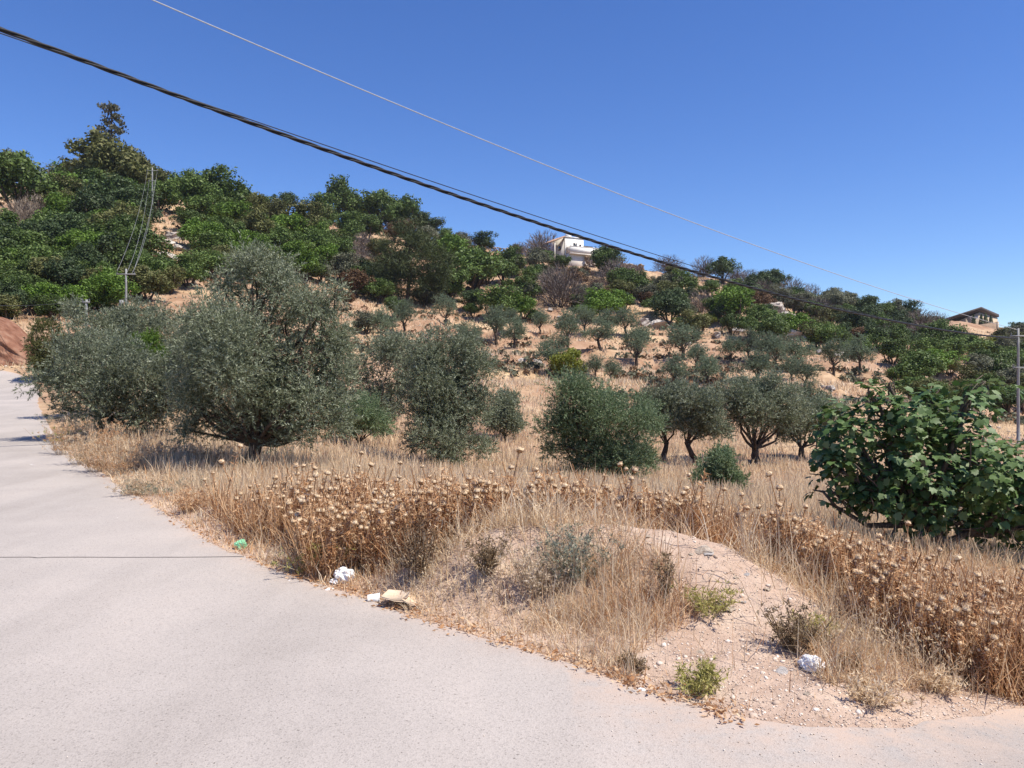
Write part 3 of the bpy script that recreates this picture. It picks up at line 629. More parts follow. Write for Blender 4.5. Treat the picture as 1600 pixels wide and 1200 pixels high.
THICKETS = [([(-60, 350), (60, 350), (100, 302), (250, 302), (262, 345), (228, 370), (222, 420), (290, 440), (310, 450), (240, 470), (180, 490), (-60, 520)], 105, (48, 78), ['oak', 'bright', 'oak', 'mixed', 'oak', 'dark'], 'dense green scrub packed into the thicket on the left-hand hillside', 'thicket shrubs on the steep left slope'),
 ([(290, 352), (330, 350), (440, 352), (480, 385), (545, 395), (545, 425), (450, 445), (330, 445), (300, 385)], 34, (46, 70), ['bright', 'oak', 'oak', 'mixed'], 'green scrub crowding the slope above the crown of the largest olive', 'thicket shrubs above the largest olive'),
 ([(1420, 540), (1600, 545), (1640, 660), (1480, 655), (1420, 620)], 22, (40, 58), ['oak', 'grey', 'mixed', 'oak'], 'low scrub on the far slope above the fig tree', 'scrub beyond the fig tree')]
THICKETS += [([(480, 345), (560, 345), (720, 385), (900, 430), (960, 430), (1200, 470), (1400, 515), (1420, 560), (1250, 545), (1000, 500), (820, 500), (640, 480), (540, 470), (480, 400)], 85, (24, 46), ['oak', 'grey', 'mixed', 'bare', 'oak', 'dark', 'grey', 'rust'], 'scrub filling the open hillside below the ridge', 'scrub on the open hillside'),
 ([(1130, 450), (1300, 480), (1470, 516), (1470, 540), (1380, 530), (1250, 500), (1150, 470)], 22, (28, 44), ['grey', 'dark', 'bare', 'oak'], 'scrub along the sloping skyline', 'scrub along the right skyline')]
for poly, n, (s0, s1), kinds, lab, grp in THICKETS:
    P = np.array(poly, float); got = []; tries = 0
    while len(got) < n and tries < 6000:
        tries += 1; px = rs.uniform(P[:, 0].min(), P[:, 0].max()); py = rs.uniform(P[:, 1].min(), P[:, 1].max())
        if not in_poly(np.array([px]), np.array([py]), P)[0]: continue
        if (abs(px-236) < 27 and 336 < py < 420) or (px < 95 and py < 392) or (222 < px < 298 and 380 < py < 445) or (abs(px-197) < 24 and py > 440): continue
        if any((px-a)**2+((py-b)*1.7)**2 < 21**2 for a, b in got): continue
        got.append((px, py)); kd = rs.choice(kinds); plant(kd, px, py, rs.uniform(s0, s1), rs.uniform(.75, 1), LOOK[kd]+' '+lab.split(' ', 2)[2] if False else lab, grp)

# labels that single out each hillside plant: by its look and the landmark next to it
ORD = ['leftmost']+[q+' from left' for q in 'second third fourth fifth sixth seventh eighth ninth tenth eleventh twelfth thirteenth fourteenth fifteenth sixteenth seventeenth eighteenth nineteenth twentieth twenty-first twenty-second twenty-third twenty-fourth twenty-fifth twenty-sixth'.split()]
byl = {}
for t, kd, px, py, wpx in pend:
    nm, mx_, my_ = min(MARKS, key=lambda m: (m[1]-px)**2+((m[2]-py)*1.5)**2)
    dx, dy_ = px-mx_, py-my_
    rel = ('up and left of' if dx < -18 and dy_ < -18 else 'up and right of' if dx > 18 and dy_ < -18 else 'down and left of' if dx < -18 and dy_ > 18 else 'down and right of' if dx > 18 and dy_ > 18
           else 'left of' if dx < -18 else 'right of' if dx > 18 else 'above' if dy_ < 0 else 'below')
    if abs(dx) < 14 and abs(dy_) < 14: rel = 'beside'
    size = 'broad ' if wpx > 58 else 'small ' if wpx < 38 else ''
    byl.setdefault(f'{size}{LOOK[kd]} {rel} the {nm}', []).append((px, t))
for lab, L_ in byl.items():
    L_.sort(key=lambda q: q[0])
    for i, (px, t) in enumerate(L_):
        t['label'] = lab if len(L_) == 1 else f'{lab}, {ORD[i]}'
        if not t.get('group'): t['group'] = 'olive trees on the terraced slope' if t.name.startswith('olive') else 'shrubs scattered over the hillside'

# a few trees with shapes of their own
def own_tree(name, px, py, lobes_px, n, size, mat, label, cat, seed, trunkpx=None, r0=.25, needle=False, dmin=4.0, pts_up=.3):
    rng = np.random.default_rng(seed); x, y, z = hit(px, py, dmin); k = y/F; lob = []
    for a, b, r in lobes_px:
        q = at(a, b, y); off = rng.uniform(-.6, .6)*r*k; lob.append((q[0]-x, off, q[2]-z, r*k))
        lob.append((q[0]-x, -off-.3*r*k*np.sign(off), q[2]-z, r*k*.8))
    lob = np.array(lob); pos, v = lobe_points(clump(lob, rng, 7), n, rng, .35, bump=.35)
    N = v*.8+np.array([0, 0, pts_up])+rng.normal(size=v.shape)*.6; Rm = frames(N, rng); s = size*rng.uniform(.6, 1.3, n)
    q = np.array([(-.6, 0, 0), (0, -.35, .05), (.6, 0, 0), (0, .35, .05)]) if not needle else np.array([(0, -.1, -.2), (.06, 0, .1), (0, .1, .9), (-.06, 0, .1)])
    cb = MB(); cb.quads(np.einsum('nij,vj->nvi', Rm, q)*s[:, None, None]+pos[:, None])
    tb = MB(); tp = at(*(trunkpx or (lobes_px[0][0], lobes_px[0][1])), y)-np.array([x, y, z]); tp[1] = 0
    t_ = np.linspace(0, 1, 7)[:, None]; P = np.array([0, 0, -.3])*(1-t_)+tp*t_+np.sin(t_*4)*np.array([.1, .1, 0])*r0*3
    tb.tube(P, r0*(1.1-.75*t_[:, 0]), 8)
    for lb in lob[::2]: limb(tb, P[rng.integers(3, 7)], lb[:3], r0*.35, r0*.08, rng, 6, .08, 5)
    t = thing(name, (x, y, z), label, cat); link('trunk', tb.mesh(name+'_trunk', M['bark'], True), t); link('crown', cb.mesh(name+'_crown', M[mat]), t)
own_tree('pine_tree', 636, 478, [(640,375,28),(610,390,26),(668,385,28),(600,425,30),(640,415,34),(680,420,30),(655,445,26),(615,450,24),(690,450,18),(625,355,18),(650,350,14),(575,440,16),(700,405,18)], 8000, .95, 'pine', 'large spreading dark pine with visible trunk on the hillside', 'pine tree', 41, (640, 380), .35, True)
own_tree('eucalyptus_tree', 172, 305, [(165,170,11),(178,168,9),(168,190,10),(182,184,9),(165,207,11),(185,205,12),(190,192,6),(175,218,10),(158,200,6)], 1250, .5, 'eucalyptus', 'tall thin eucalyptus standing up above the hilltop scrub', 'eucalyptus tree', 42, (175, 165), .3, pts_up=.0)
own_tree('broadleaf_tree', 160, 312, [(158,226,24),(138,238,24),(182,240,26),(125,270,18),(160,262,34),(205,265,26),(225,275,18),(150,285,26),(190,285,28),(148,215,12)], 7000, .62, 'mixed', 'massive dull green tree crowding the hilltop below the eucalyptus', 'tree', 43, (160, 240), .4)
own_tree('hilltop_tree', 222, 308, [(222,258,14),(212,272,16),(232,275,13),(225,290,18)], 1900, .6, 'eucalyptus', 'greyish tree directly left of the ridge-top pole', 'tree', 44, (222, 262), .2)

# ------------------------------------------------------------------ rocks
def rock_proto(seed, sub=3, rough=.38, flat=.7):
    import bmesh
    bm = bmesh.new(); bmesh.ops.create_icosphere(bm, subdivisions=sub, radius=.5)
    rng = np.random.default_rng(seed); pl = rng.normal(size=(13, 3)); pl /= np.linalg.norm(pl, axis=1, keepdims=True); dd = rng.uniform(.2, .42, 13)
    for v in bm.verts:
        p = np.array(v.co)
        for a, b in zip(pl, dd):
            e = p@a-b
            if e > 0: p = p-a*e*.92
        p = p*(1+rough*.9*(fbm(np.array([p[0]*6+seed+p[2]*3]), np.array([p[1]*6+p[2]*5]), seed, 4)[0])); p[2] *= flat; v.co = p
    me = bpy.data.meshes.new('rock'); bm.to_mesh(me); bm.free(); return me
ROCKS = [rock_proto(50+i, 4) for i in range(6)]
for me in ROCKS: me.materials.append(M['rock'])
rock_list = [('boulder',1298,608,18,'white boulder lying in the grass left of the fig tree top'),('boulder',1480,552,20,'white boulder high on the right slope below the slant-roofed building'),('boulder',1120,528,20,'upright pale boulder below the bright shrub'),
 ('boulder',1262,530,24,'rounded grey boulder right of the sloping slabs'),('rock_slab',1235,528,44,'long pale rock slab at the foot of the rocky slope'),('rock_slab',1222,500,46,'tilted rock slab in the middle of the rocky slope'),('rock_slab',1210,484,40,'upper rock slab near the top of the rocky slope'),('rock_slab',1308,560,36,'flat pale slab behind the lone terrace olive'),
 ('boulder',1005,510,28,'pale rock face at the left of the shaded hollow'),('boulder',1028,515,44,'brown rock face under the dark shrub'),('boulder',1155,520,26,'rock at the foot of the bright rounded shrub'),('boulder',1168,505,14,'small pale rock right of the bright rounded shrub'),
 ('boulder',860,486,14,'small white rock below the leafless shrub'),('boulder',878,500,16,'pale upright rock left of the bright shrub'),('boulder',872,514,13,'lower pale rock among the terrace olives'),('boulder',920,462,16,'pale rock below the house bank'),
 ('rock_slab',628,412,30,'pale layered rock left of the pine'),('rock_slab',560,405,30,'pale layered ledge on the slope between thicket and pine'),('rock_slab',562,418,24,'lower ledge on the slope between thicket and pine'),('boulder',516,412,16,'rounded pale boulder above the largest olive'),('boulder',635,455,14,'pale rock by the pine trunk'),
 ('rock_slab',258,410,52,'broad pale limestone face on the left hillside'),('rock_slab',255,388,46,'dark jointed rock above the pale limestone face'),('rock_slab',272,374,40,'top ledge of the left hillside outcrop'),('boulder',240,408,30,'rock at the left foot of the hillside outcrop'),('boulder',282,392,24,'rock at the right end of the hillside outcrop'),
 ('boulder',237,458,13,'small pale rock on the red scree'),('rock_slab',1392,526,30,'ochre rock exposed below the skyline scrub'),('rock_slab',1375,520,24,'pale ochre ledge under the cable'),('rock_slab',1460,528,30,'tan rock ledge left of the slant-roofed building'),('boulder',1285,606,12,'small rock beside the white boulder'),
 ('boulder',1505,645,22,'pale rock in the gap right of the fig tree top'),('boulder',1075,540,14,'small pale rock among the upper olives'),('boulder',1090,545,12,'tiny pale rock among the upper olives'),('rock_slab',840,572,26,'low terrace stones above the grass strip'),('rock_slab',815,568,22,'terrace stones left of the yellow-green bush'),('boulder',1280,555,14,'pale stone at the terrace edge')]
for i, (nm, px, py, wpx, lab) in enumerate(rock_list):
    x, y, z = hit(px, py); wd = wpx*y/F; o = link(nm, ROCKS[i % 6], None, (x, y, z+wd*.12)); o.rotation_euler = (rs.uniform(-.25, .25), rs.uniform(-.25, .25), rs.random()*6.28)
    o.scale = (wd*1.1, wd*.9, wd*(.85 if nm == 'boulder' else .62)*rs.uniform(.9, 1.15)); tag(o, lab, 'rock', 'rocks on the hillside')

def pebbles(name, pts, sizes, m, seed, label, small=False):
    rng = np.random.default_rng(seed)
    t = (1+5**.5)/2; ico = np.array([(-1,t,0),(1,t,0),(-1,-t,0),(1,-t,0),(0,-1,t),(0,1,t),(0,-1,-t),(0,1,-t),(t,0,-1),(t,0,1),(-t,0,-1),(-t,0,1)])/1.9
    fc = np.array([(0,11,5),(0,5,1),(0,1,7),(0,7,10),(0,10,11),(1,5,9),(5,11,4),(11,10,2),(10,7,6),(7,1,8),(3,9,4),(3,4,2),(3,2,6),(3,6,8),(3,8,9),(4,9,5),(2,4,11),(6,2,10),(8,6,7),(9,8,1)])
    if small:
        ico = np.array([(1., 0, 0), (-.9, .2, 0), (.1, 1, 0), (0, -1, .1), (.15, .1, .95), (0, 0, -.9)]); fc = np.array([(0,2,4),(2,1,4),(1,3,4),(3,0,4),(2,0,5),(1,2,5),(3,1,5),(0,3,5)])
    K_ = len(ico); N = len(pts); sc = rng.uniform(.55, 1.2, (N, 1, 3))*sizes[:, None, None]*np.array([1, 1, .65])*.5; jit_ = rng.uniform(.75, 1.2, (N, K_, 1))
    V = ico[None]*jit_*sc; a = rng.random(N)*6.28; c, s = np.cos(a)[:, None], np.sin(a)[:, None]
    V = np.stack([V[..., 0]*c-V[..., 1]*s, V[..., 0]*s+V[..., 1]*c, V[..., 2]], -1)+pts[:, None]
    mb = MB(); mb.add(V.reshape(-1, 3), (fc[None]+K_*np.arange(N)[:, None, None]).reshape(-1, 3))
    return tag(link(name, mb.mesh(name, m)), label, None, None, 'stuff')

def scatter(n, d0, d1, rng, u0=-.72, u1=.72):
    d = np.exp(rng.uniform(np.log(d0), np.log(d1), n)); u = rng.uniform(u0, u1, n); return u*d, d
def image_pos(x, y, z): return 800+x/y*F, 600-(z-EYE)/y*F
rng = np.random.default_rng(8)
x, y = scatter(9000, 42, 180, rng); keep = fbm(x/9, y/9, 61) > .08; x, y = x[keep], y[keep]
M['rubble'] = leaf_mat('rubble', [(.24, .18, .13), (.38, .31, .24), (.54, .47, .4)], 0, .9, .1, 0)
pebbles('rubble', np.stack([x, y, zf(x, y)+.03], 1), rng.uniform(.12, .5, len(x))*np.sqrt(y/90), M['rubble'], 2, 'loose stones strewn over the terraced hillside')

# ------------------------------------------------------------------ dry grass
BARE_POLY = np.array([(985, 826), (1050, 826), (1130, 856), (1225, 905), (1300, 965), (1255, 1010), (1285, 1060), (1400, 1085), (1620, 1095), (1700, 1150), (1100, 1150), (985, 1078), (1000, 1020), (1090, 965), (1060, 900)], float)
BARE2 = np.array([(720, 830), (830, 822), (850, 870), (740, 900)], float)
def bare_amount(x, y, z):
    front = (y < np.where(x < 1.6, 6.05, 6.6)); px, py = image_pos(x, y, z); px = px+18*fbm(x*3, y*3, 71); py = py+14*fbm(x*3+9, y*3, 72)
    return (in_poly(px, py, BARE_POLY)*1.0+in_poly(px, py, BARE2)*.6)*front

def blades(mb, x, y, z, h, w_, rng, lean=.35, seg=3):
    n = len(x); a = rng.random(n)*6.283; b = rng.random(n)*6.283; ln = np.abs(rng.normal(size=n))*lean
    d = np.stack([np.cos(b)*ln, np.sin(b)*ln, np.ones(n)], 1); d /= np.linalg.norm(d, axis=1, keepdims=True)
    s = np.stack([np.cos(a), np.sin(a), 0*a], 1)*w_[:, None]*.5; p = np.stack([x, y, z-.01], 1)
    mid = p+d*(h*.55)[:, None]; d2 = d+np.stack([np.cos(b), np.sin(b), 0*b], 1)*(ln*.9)[:, None]-np.array([0, 0, .12]); d2 /= np.linalg.norm(d2, axis=1, keepdims=True)
    tip = mid+d2*(h*.5)[:, None]
    if seg == 1: mb.tris(np.stack([p-s, p+s, tip], 1)); return
    if seg == 2: mb.quads(np.stack([p-s, p+s, tip+s*.4, tip-s*.4], 1)); return
    v = np.stack([p-s, p+s, mid+s*.8, mid-s*.8, tip], 1).reshape(-1, 3); k = 5*np.arange(n)[:, None]; b0 = mb.n
    mb.add(v, k+np.array([[0, 1, 2, 3]])); mb.f.append(k+np.array([[3, 2, 4]])+b0)

TB_PX = np.array([300, 400, 500, 600, 700, 800, 900, 1000, 1100, 1200, 1300, 1400, 1500, 1600, 1750.])
TB_D0 = np.array([9.6, 7.7, 6.6, 5.9, 5.85, 6.4, 6.6, 6.65, 6.3, 5.7, 5.05, 4.65, 4.45, 4.3, 4.2])
TB_D1 = np.array([9.6, 8.7, 8.4, 8.2, 8.1, 8.1, 8.2, 8.0, 7.7, 7.3, 6.8, 6.5, 6.3, 6.2, 6.1])
def thistle_w(x, y):
    px = 800+x/np.maximum(y, 1)*F; d0 = np.interp(px, TB_PX, TB_D0); d1 = np.interp(px, TB_PX, TB_D1); nz = .8*fbm(x*1.1, y*1.1, 81)+.25*fbm(x*4, y*4, 83)
    return ((y+nz > d0) & (y+nz*.6 < d1) & (px > 330))*1.0

# fine verge grass by the road and round the mound
rng = np.random.default_rng(21)
x, y = scatter(350000, 3.5, 22, rng); e = edge_dist(x, y); ok = e > .0+.12*rng.random(len(x))**2
x, y, e = x[ok], y[ok], e[ok]; z = zf(x, y)
dens = .45+.55*smooth(-.25, .2, fbm(x*1.5, y*1.5, 91)); dens *= 1-.965*np.clip(bare_amount(x, y, z), 0, 1); dens *= .8+.2*smooth(.05, .6, e)
dens *= np.where((y > 9), .75, 1.0)
ok = rng.random(len(x)) < dens; x, y, z, e = x[ok], y[ok], z[ok], e[ok]
h = rng.gamma(4, .25, len(x))*(.10+.11*smooth(.1, 1.0, e))*(1+.5*fbm(x*.9, y*.9, 95)); h = np.clip(h, .03, .6)
wd = np.clip(.0011*y, .0042, .02)*rng.uniform(.6, 1.2, len(x))
tone = fbm(x*.8, y*.8, 97)+rng.normal(size=len(x))*.25
for nm, mat, sel in (('dry_grass', 'straw', tone > -.12), ('faded_grass', 'greyweed', (tone <= -.12) & (tone > -.3)), ('russet_grass', 'thistle', tone <= -.3)):
    mb = MB(); blades(mb, x[sel], y[sel], z[sel], h[sel], wd[sel], rng, .85)
    tag(link(nm, mb.mesh(nm, M[mat])), 'fine dry grass and weeds along the roadside verge', None, None, 'stuff')
# taller stems with drooping oat heads
x, y = scatter(9000, 4.2, 20, rng); e = edge_dist(x, y); z = zf(x, y); ok = (e > .25) & (bare_amount(x, y, z) < .1); x, y, z = x[ok], y[ok], z[ok]
ok = fbm(x*.9, y*.9, 93) > -.05; x, y, z = x[ok], y[ok], z[ok]; n = len(x)
h = rng.uniform(.16, .36, n); mb = MB(); blades(mb, x, y, z, h, np.clip(.0008*y, .003, .012), rng, .3)
ph = rng.random((n, 7))*6.28; hh = rng.uniform(.62, 1.0, (n, 7)); q = np.stack([x[:, None]+np.cos(ph)*.03, y[:, None]+np.sin(ph)*.03, z[:, None]+h[:, None]*hh], -1).reshape(-1, 3)
D = rng.normal(size=q.shape)*.5+np.array([0, 0, -.6]); tm = np.array([[(0, 0, 0), (.0035, 0, .012), (0, 0, .026), (-.0035, 0, .012)]])[None]
put_sprays(mb, q, D, tm, rng, (.7, 1.3)); tag(link('oat_grass', mb.mesh('oat_grass', M['straw_pale'])), 'taller wild oat stems bleached pale in the verge', None, None, 'stuff')
# pale grass under the grove
x, y = scatter(165000, 8.5, 62, rng); e = edge_dist(x, y); ok = (e > .5) & (thistle_w(x, y) < .5); x, y = x[ok], y[ok]; z = zf(x, y)
ok = rng.random(len(x)) < (.3+.7*smooth(-.3, .15, fbm(x*.35, y*.35, 101)))*np.where(y > 45, .6, 1); x, y, z = x[ok], y[ok], z[ok]; n = len(x)
mb = MB(); blades(mb, x, y, z, rng.uniform(.12, .42, n)*(1+.5*fbm(x*.5, y*.5, 103)), np.clip(.0012*y, .01, .06)*rng.uniform(.6, 1.2, n), rng, .4, 2)
tag(link('meadow_grass', mb.mesh('meadow_grass', M['straw_pale'])), 'pale dry grass covering the ground between the olive trees', None, None, 'stuff')
# tufts on the hillside
x, y = scatter(120000, 55, 205, rng); ok = fbm(x/11, y/11, 111)+rng.normal(size=len(x))*.12 > -.02; x, y = x[ok], y[ok]; n = len(x)
mb = MB(); blades(mb, x, y, zf(x, y), rng.uniform(.25, .7, n), np.clip(.0013*y, .05, .25)*rng.uniform(.8, 1.5, n), rng, .5, 1)
tag(link('hill_grass', mb.mesh('hill_grass', M['straw'])), 'straw-coloured grass on the slopes and ridge of the hill', None, None, 'stuff')
# small dry scrub on the hillside, too small to pick apart
x, y = scatter(7000, 55, 200, rng); ok = fbm(x/8, y/8, 121) > 0.0; x, y = x[ok], y[ok]; z = zf(x, y); n = len(x)
pos = np.repeat(np.stack([x, y, z+.1], 1), 17, 0); v = rng.normal(size=pos.shape); v[:, 2] = np.abs(v[:, 2]); v /= np.linalg.norm(v, axis=1, keepdims=True)
rr = np.repeat(rng.uniform(.25, .8, n), 17)*rng.uniform(.5, 1, n*17); pos = pos+v*rr[:, None]
tm = np.array([(-.5, 0, 0), (0, -.3, .1), (.5, 0, 0), (0, .3, .1)]); Rm = frames(v+rng.normal(size=v.shape)*.5, rng)
for nm, mat, k in (('hill_undergrowth', 'grey', 0), ('brown_undergrowth', 'rust', 1)):
    sel = (np.repeat(np.arange(n), 17) % 3 == 0) == bool(k); mb = MB(); mb.quads(np.einsum('nij,vj->nvi', Rm[sel], tm)*.44+pos[sel][:, None])
    tag(link(nm, mb.mesh(nm, M[mat])), 'ankle-high scrub dotted between the hillside shrubs', None, None, 'stuff')

# ------------------------------------------------------------------ thistles
def thistle_proto(seed):
    rng = np.random.default_rng(seed); sb = MB(); heads = []
    H = rng.uniform(.38, .6); lean = rng.normal(size=2)*.05
    t = np.linspace(0, 1, 5)[:, None]; P = np.concatenate([lean*t**1.5, t*H], 1); sb.tube(P, .0056-.002*t[:, 0], 3, False); heads.append((P[-1], np.array([lean[0]*2, lean[1]*2, 1.])))
    for k in range(rng.choice([0, 0, 1, 1, 2])):
        f = rng.uniform(.45, .8); a = rng.random()*6.28; q = P[int(f*4)]; L = rng.uniform(.12, .24); d = np.array([math.cos(a)*.45, math.sin(a)*.45, 1.]); d /= np.linalg.norm(d)
        s = np.linspace(0, 1, 4)[:, None]; B = q+d*L*s+np.array([0, 0, .03])*s*s; sb.tube(B, .0038, 3, False); heads.append((B[-1], d))
    n = 84; f = rng.uniform(.04, .96, n); a = rng.random(n)*6.28; L = rng.uniform(.03, .095, n)*(1.25-.6*f)
    base = np.stack([np.interp(f, t[:, 0], P[:, 0]), np.interp(f, t[:, 0], P[:, 1]), f*H], 1); out = np.stack([np.cos(a), np.sin(a), rng.uniform(-.3, 1.3, n)], 1)
    s = np.stack([-np.sin(a), np.cos(a), rng.normal(size=n)*.5], 1)*rng.uniform(.0022, .0065, n)[:, None]
    m_ = base+out*L[:, None]*.5; tip = base+out*L[:, None]+np.array([0, 0, -1])*(L*.45)[:, None]
    sb.tris(np.stack([base*.7+m_*.3+s, base*.7+m_*.3-s, tip], 1))
    return sb, heads
def head_mesh(seed):
    rng = np.random.default_rng(seed); hb = MB(); bb = MB(); n = 6
    prof = [(.004, -.012), (.017, -.004), (.0225, .009), (.0215, .019), (.014, .028), (0.004, .030)]
    for i in range(len(prof)-1):
        (r0, z0), (r1, z1_) = prof[i], prof[i+1]; a = np.arange(n)/n*2*np.pi; b = a+2*np.pi/n
        c = lambda ang, r, zz: np.stack([np.cos(ang)*r, np.sin(ang)*r, 0*ang+zz], 1)
        (bb if i < 2 else hb).quads(np.stack([c(a, r0, z0), c(b, r0, z0), c(b, r1, z1_), c(a, r1, z1_)], 1))
    a = np.arange(14)/14*6.283+rng.random(14)*.3; o = np.stack([np.cos(a), np.sin(a), 0*a], 1); s = np.stack([-np.sin(a), np.cos(a), 0*a], 1)*.005
    p = o*.018+np.array([0, 0, .0]); bb.tris(np.stack([p-s, p+s, o*rng.uniform(.03, .042, 14)[:, None]+np.array([0, 0, 1.])*rng.uniform(-.012, .014, 14)[:, None]], 1))
    a = rng.random(26)*6.28; r = rng.uniform(0, .019, 26); o = np.stack([np.cos(a)*r, np.sin(a)*r, 0*a+.022], 1); tip = o*np.array([1.5, 1.5, 1])+np.array([0, 0, .018]); s = rng.normal(size=(26, 3))*.003
    hb.tris(np.stack([o-s, o+s, tip], 1)); return hb, bb
TP = [thistle_proto(400+i) for i in range(8)]; HP = [head_mesh(420+i) for i in range(3)]
def head_joined(i):
    hb, bb = HP[i]; V = np.vstack(hb.v+bb.v); return hb, bb
stemM = [sb.mesh('thistle_stem', M['thistle']) for sb, _ in TP]
headM = []
for hb, bb in HP:
    j = MB(); nh = sum(len(f) for f in hb.f)
    for v, f in zip(hb.v, hb.f): j.add(v, f-f.min())
    for v, f in zip(bb.v, bb.f): j.add(v, f-f.min())
    me = j.mesh('thistle_head', M['head']); me.materials.append(M['bract']); mi = np.zeros(len(me.polygons), np.int32); mi[nh:] = 1
    me.polygons.foreach_set('material_index', mi); headM.append((me, j, nh))
rng = np.random.default_rng(31)
x, y = scatter(30000, 4.2, 10, rng, -.42, .78); ok = thistle_w(x, y) > 0; x, y = x[ok], y[ok]; z = zf(x, y)
ok = (bare_amount(x, y, z) < .5) & (rng.random(len(x)) < .12+.88*smooth(330, 600, 800+x/y*F)*smooth(-.75, -.25, fbm(x*.7, y*.7, 141))); x, y, z = x[ok], y[ok], z[ok]
pick_ = rng.permutation(len(x))[:4700]; x, y, z = x[pick_], y[pick_], z[pick_]
vis = (np.abs(x/y) < .66); order = np.argsort(-(rng.random(len(x))+vis*1.0)); sc = rng.uniform(.5, 1.15, len(x))*(1+.3*fbm(x*.8, y*.8, 131))*np.interp(800+x/y*F, [0, 700, 1050, 1250, 1700], [1.02, 1.1, 1.1, .86, .72])
ind = order[:300]; rest = order[300:]
tl = {}
for i in ind:
    k = int(rng.integers(0, 8)); px_ = 800+x[i]/y[i]*F; d0_ = np.interp(px_, TB_PX, TB_D0); d1_ = np.interp(px_, TB_PX, TB_D1); f_ = (y[i]-d0_)/(d1_-d0_+.01)
    zone = next(nm for lim, nm in ((480, 'below the leaning trunk of the largest olive'), (600, 'left of the dense dark olive'), (720, 'in front of the dense dark olive'), (840, 'on the left shoulder of the mound'), (960, 'between the mound and the bushy olive'), (1060, 'behind the mound crest'), (1180, 'before the knee-high olive bush'), (1300, 'left of the fig tree'), (1400, 'before the left half of the fig'), (1500, 'before the fig trunk'), (9999, 'right of the fig trunk')) if px_ < lim)
    t = thing('thistle', (x[i], y[i], z[i]), 'dry thistle', 'thistle', 'thistles in the dry stand behind the mound', rng.random()*6.28)
    tl.setdefault(('front-row' if f_ < .33 else 'mid-row' if f_ < .66 else 'back-row')+' dry thistle '+zone, []).append((px_, t))
    s = sc[i]*1.12; t.scale = (s, s, s); st = link('stem', stemM[k], t)
    for p, d in TP[k][1]:
        o = link('seed_head', headM[int(rng.integers(0, 3))][0], t); o.location = p+d*.01; o.rotation_euler = Vector(d).to_track_quat('Z', 'Y').to_euler(); g = rng.uniform(.7, 1.1); o.scale = (g, g, g*.9)
for lab, L_ in tl.items():
    for q, (_, t) in enumerate(sorted(L_, key=lambda a: a[0])): t['label'] = lab if len(L_) == 1 else f'{lab}, {ORD[min(q, 25)]}'
mbs, mbh, mbb = MB(), MB(), MB()
for k in range(8):
    ii = rest[rng.integers(0, 8, len(rest)) == k] if False else rest[k::8]; a = rng.random(len(ii))*6.28; c, s = np.cos(a)[:, None], np.sin(a)[:, None]; g = sc[ii][:, None]
    def place(V):
        return np.stack([(V[None, :, 0]*c-V[None, :, 1]*s)*g, (V[None, :, 0]*s+V[None, :, 1]*c)*g, V[None, :, 2]*g], -1)+np.stack([x[ii], y[ii], z[ii]], 1)[:, None]
    sb = TP[k][0]; Vs = np.vstack(sb.v); nv = len(Vs); PV = place(Vs)
    b0 = mbs.n; mbs.v.append(PV.reshape(-1, 3)); mbs.n += PV.shape[0]*nv
    for f in sb.f: mbs.f.append((f[None]+b0+nv*np.arange(len(ii))[:, None, None]).reshape(-1, f.shape[1]))
    for p, d in (TP[k][1][:1] if k % 2 == 0 else []):
        hb, bb = HP[k % 3]
        for src, dst in ((hb, mbh), (bb, mbb)):
            for v, f in zip(src.v, src.f):
                PV = place(v*1.0+p); f0 = f-f.min(); dst.add(PV.reshape(-1, 3), (f0[None]+len(v)*np.arange(len(ii))[:, None, None]).reshape(-1, f.shape[1]))
tag(link('thistle_stand', mbs.mesh('thistle_stand', M['thistle'])), 'dense reddish-brown mass of dry thistle stalks behind the mound', None, None, 'stuff')
tag(link('thistle_seed_heads', mbh.mesh('thistle_seed_heads', M['head'])), 'countless pale seed heads in the depth of the thistle stand', None, None, 'stuff')
tag(link('thistle_bracts', mbb.mesh('thistle_bracts', M['bract'])), 'spiny bracts under the seed heads in the thistle stand', None, None, 'stuff')
# brown leaf litter at the foot of the stand
x, y = scatter(85000, 4.2, 10, rng, -.42, .78); ok = thistle_w(x, y) > 0; x, y = x[ok], y[ok]; z = zf(x, y); n = len(x)
mb = MB(); blades(mb, x, y, z, rng.uniform(.08, .48, n), np.clip(.0018*y, .007, .022)*rng.uniform(.5, 1.2, n), rng, .5, 2)
tag(link('thistle_undergrowth', mb.mesh('thistle_undergrowth', M['thistle'])), 'withered brown leaves and stems filling the thistle stand', None, None, 'stuff')

# ------------------------------------------------------------------ single weeds
def weed(px, py, wpx, hpx, mat, label, n=260, seed=0, name='weed', cat='weed', lean=.6):
    x, y, z = hit(px, py, 3.4); rng = np.random.default_rng(seed+900); w_ = wpx*y/F; h_ = hpx*y/F
    sb, lb = MB(), MB(); P0 = np.clip(rng.normal(size=(n//6, 2)), -1.8, 1.8)*w_*.1
    tops = []
    for p in P0:
        d = np.array([p[0]*3.2+rng.normal()*w_*.12, p[1]*3.2+rng.normal()*w_*.12, h_*rng.uniform(.55, 1)]); t = np.linspace(0, 1, 4)[:, None]
        B = np.array([p[0], p[1], -.01])+d*t; sb.tube(B, .0022, 3, False); tops.append(B)
    tops = np.array(tops); k = rng.integers(0, len(tops), n*3); f = rng.integers(1, 4, n*3); pos = tops[k, f]+rng.normal(size=(n*3, 3))*.012
    D = rng.normal(size=pos.shape)+np.array([0, 0, .7]); put_sprays(lb, pos, D, spray_templates(6, 3, .02, .035, .009, rng), rng)
    t = thing(name, (x, y, z), label, cat, 'single weeds on the verge'); link('stem', sb.mesh(name+'_stem', M['brownweed' if mat == 'brownweed' else 'greyweed']), t); link('leaves', lb.mesh(name+'_leaves', M[mat]), t)
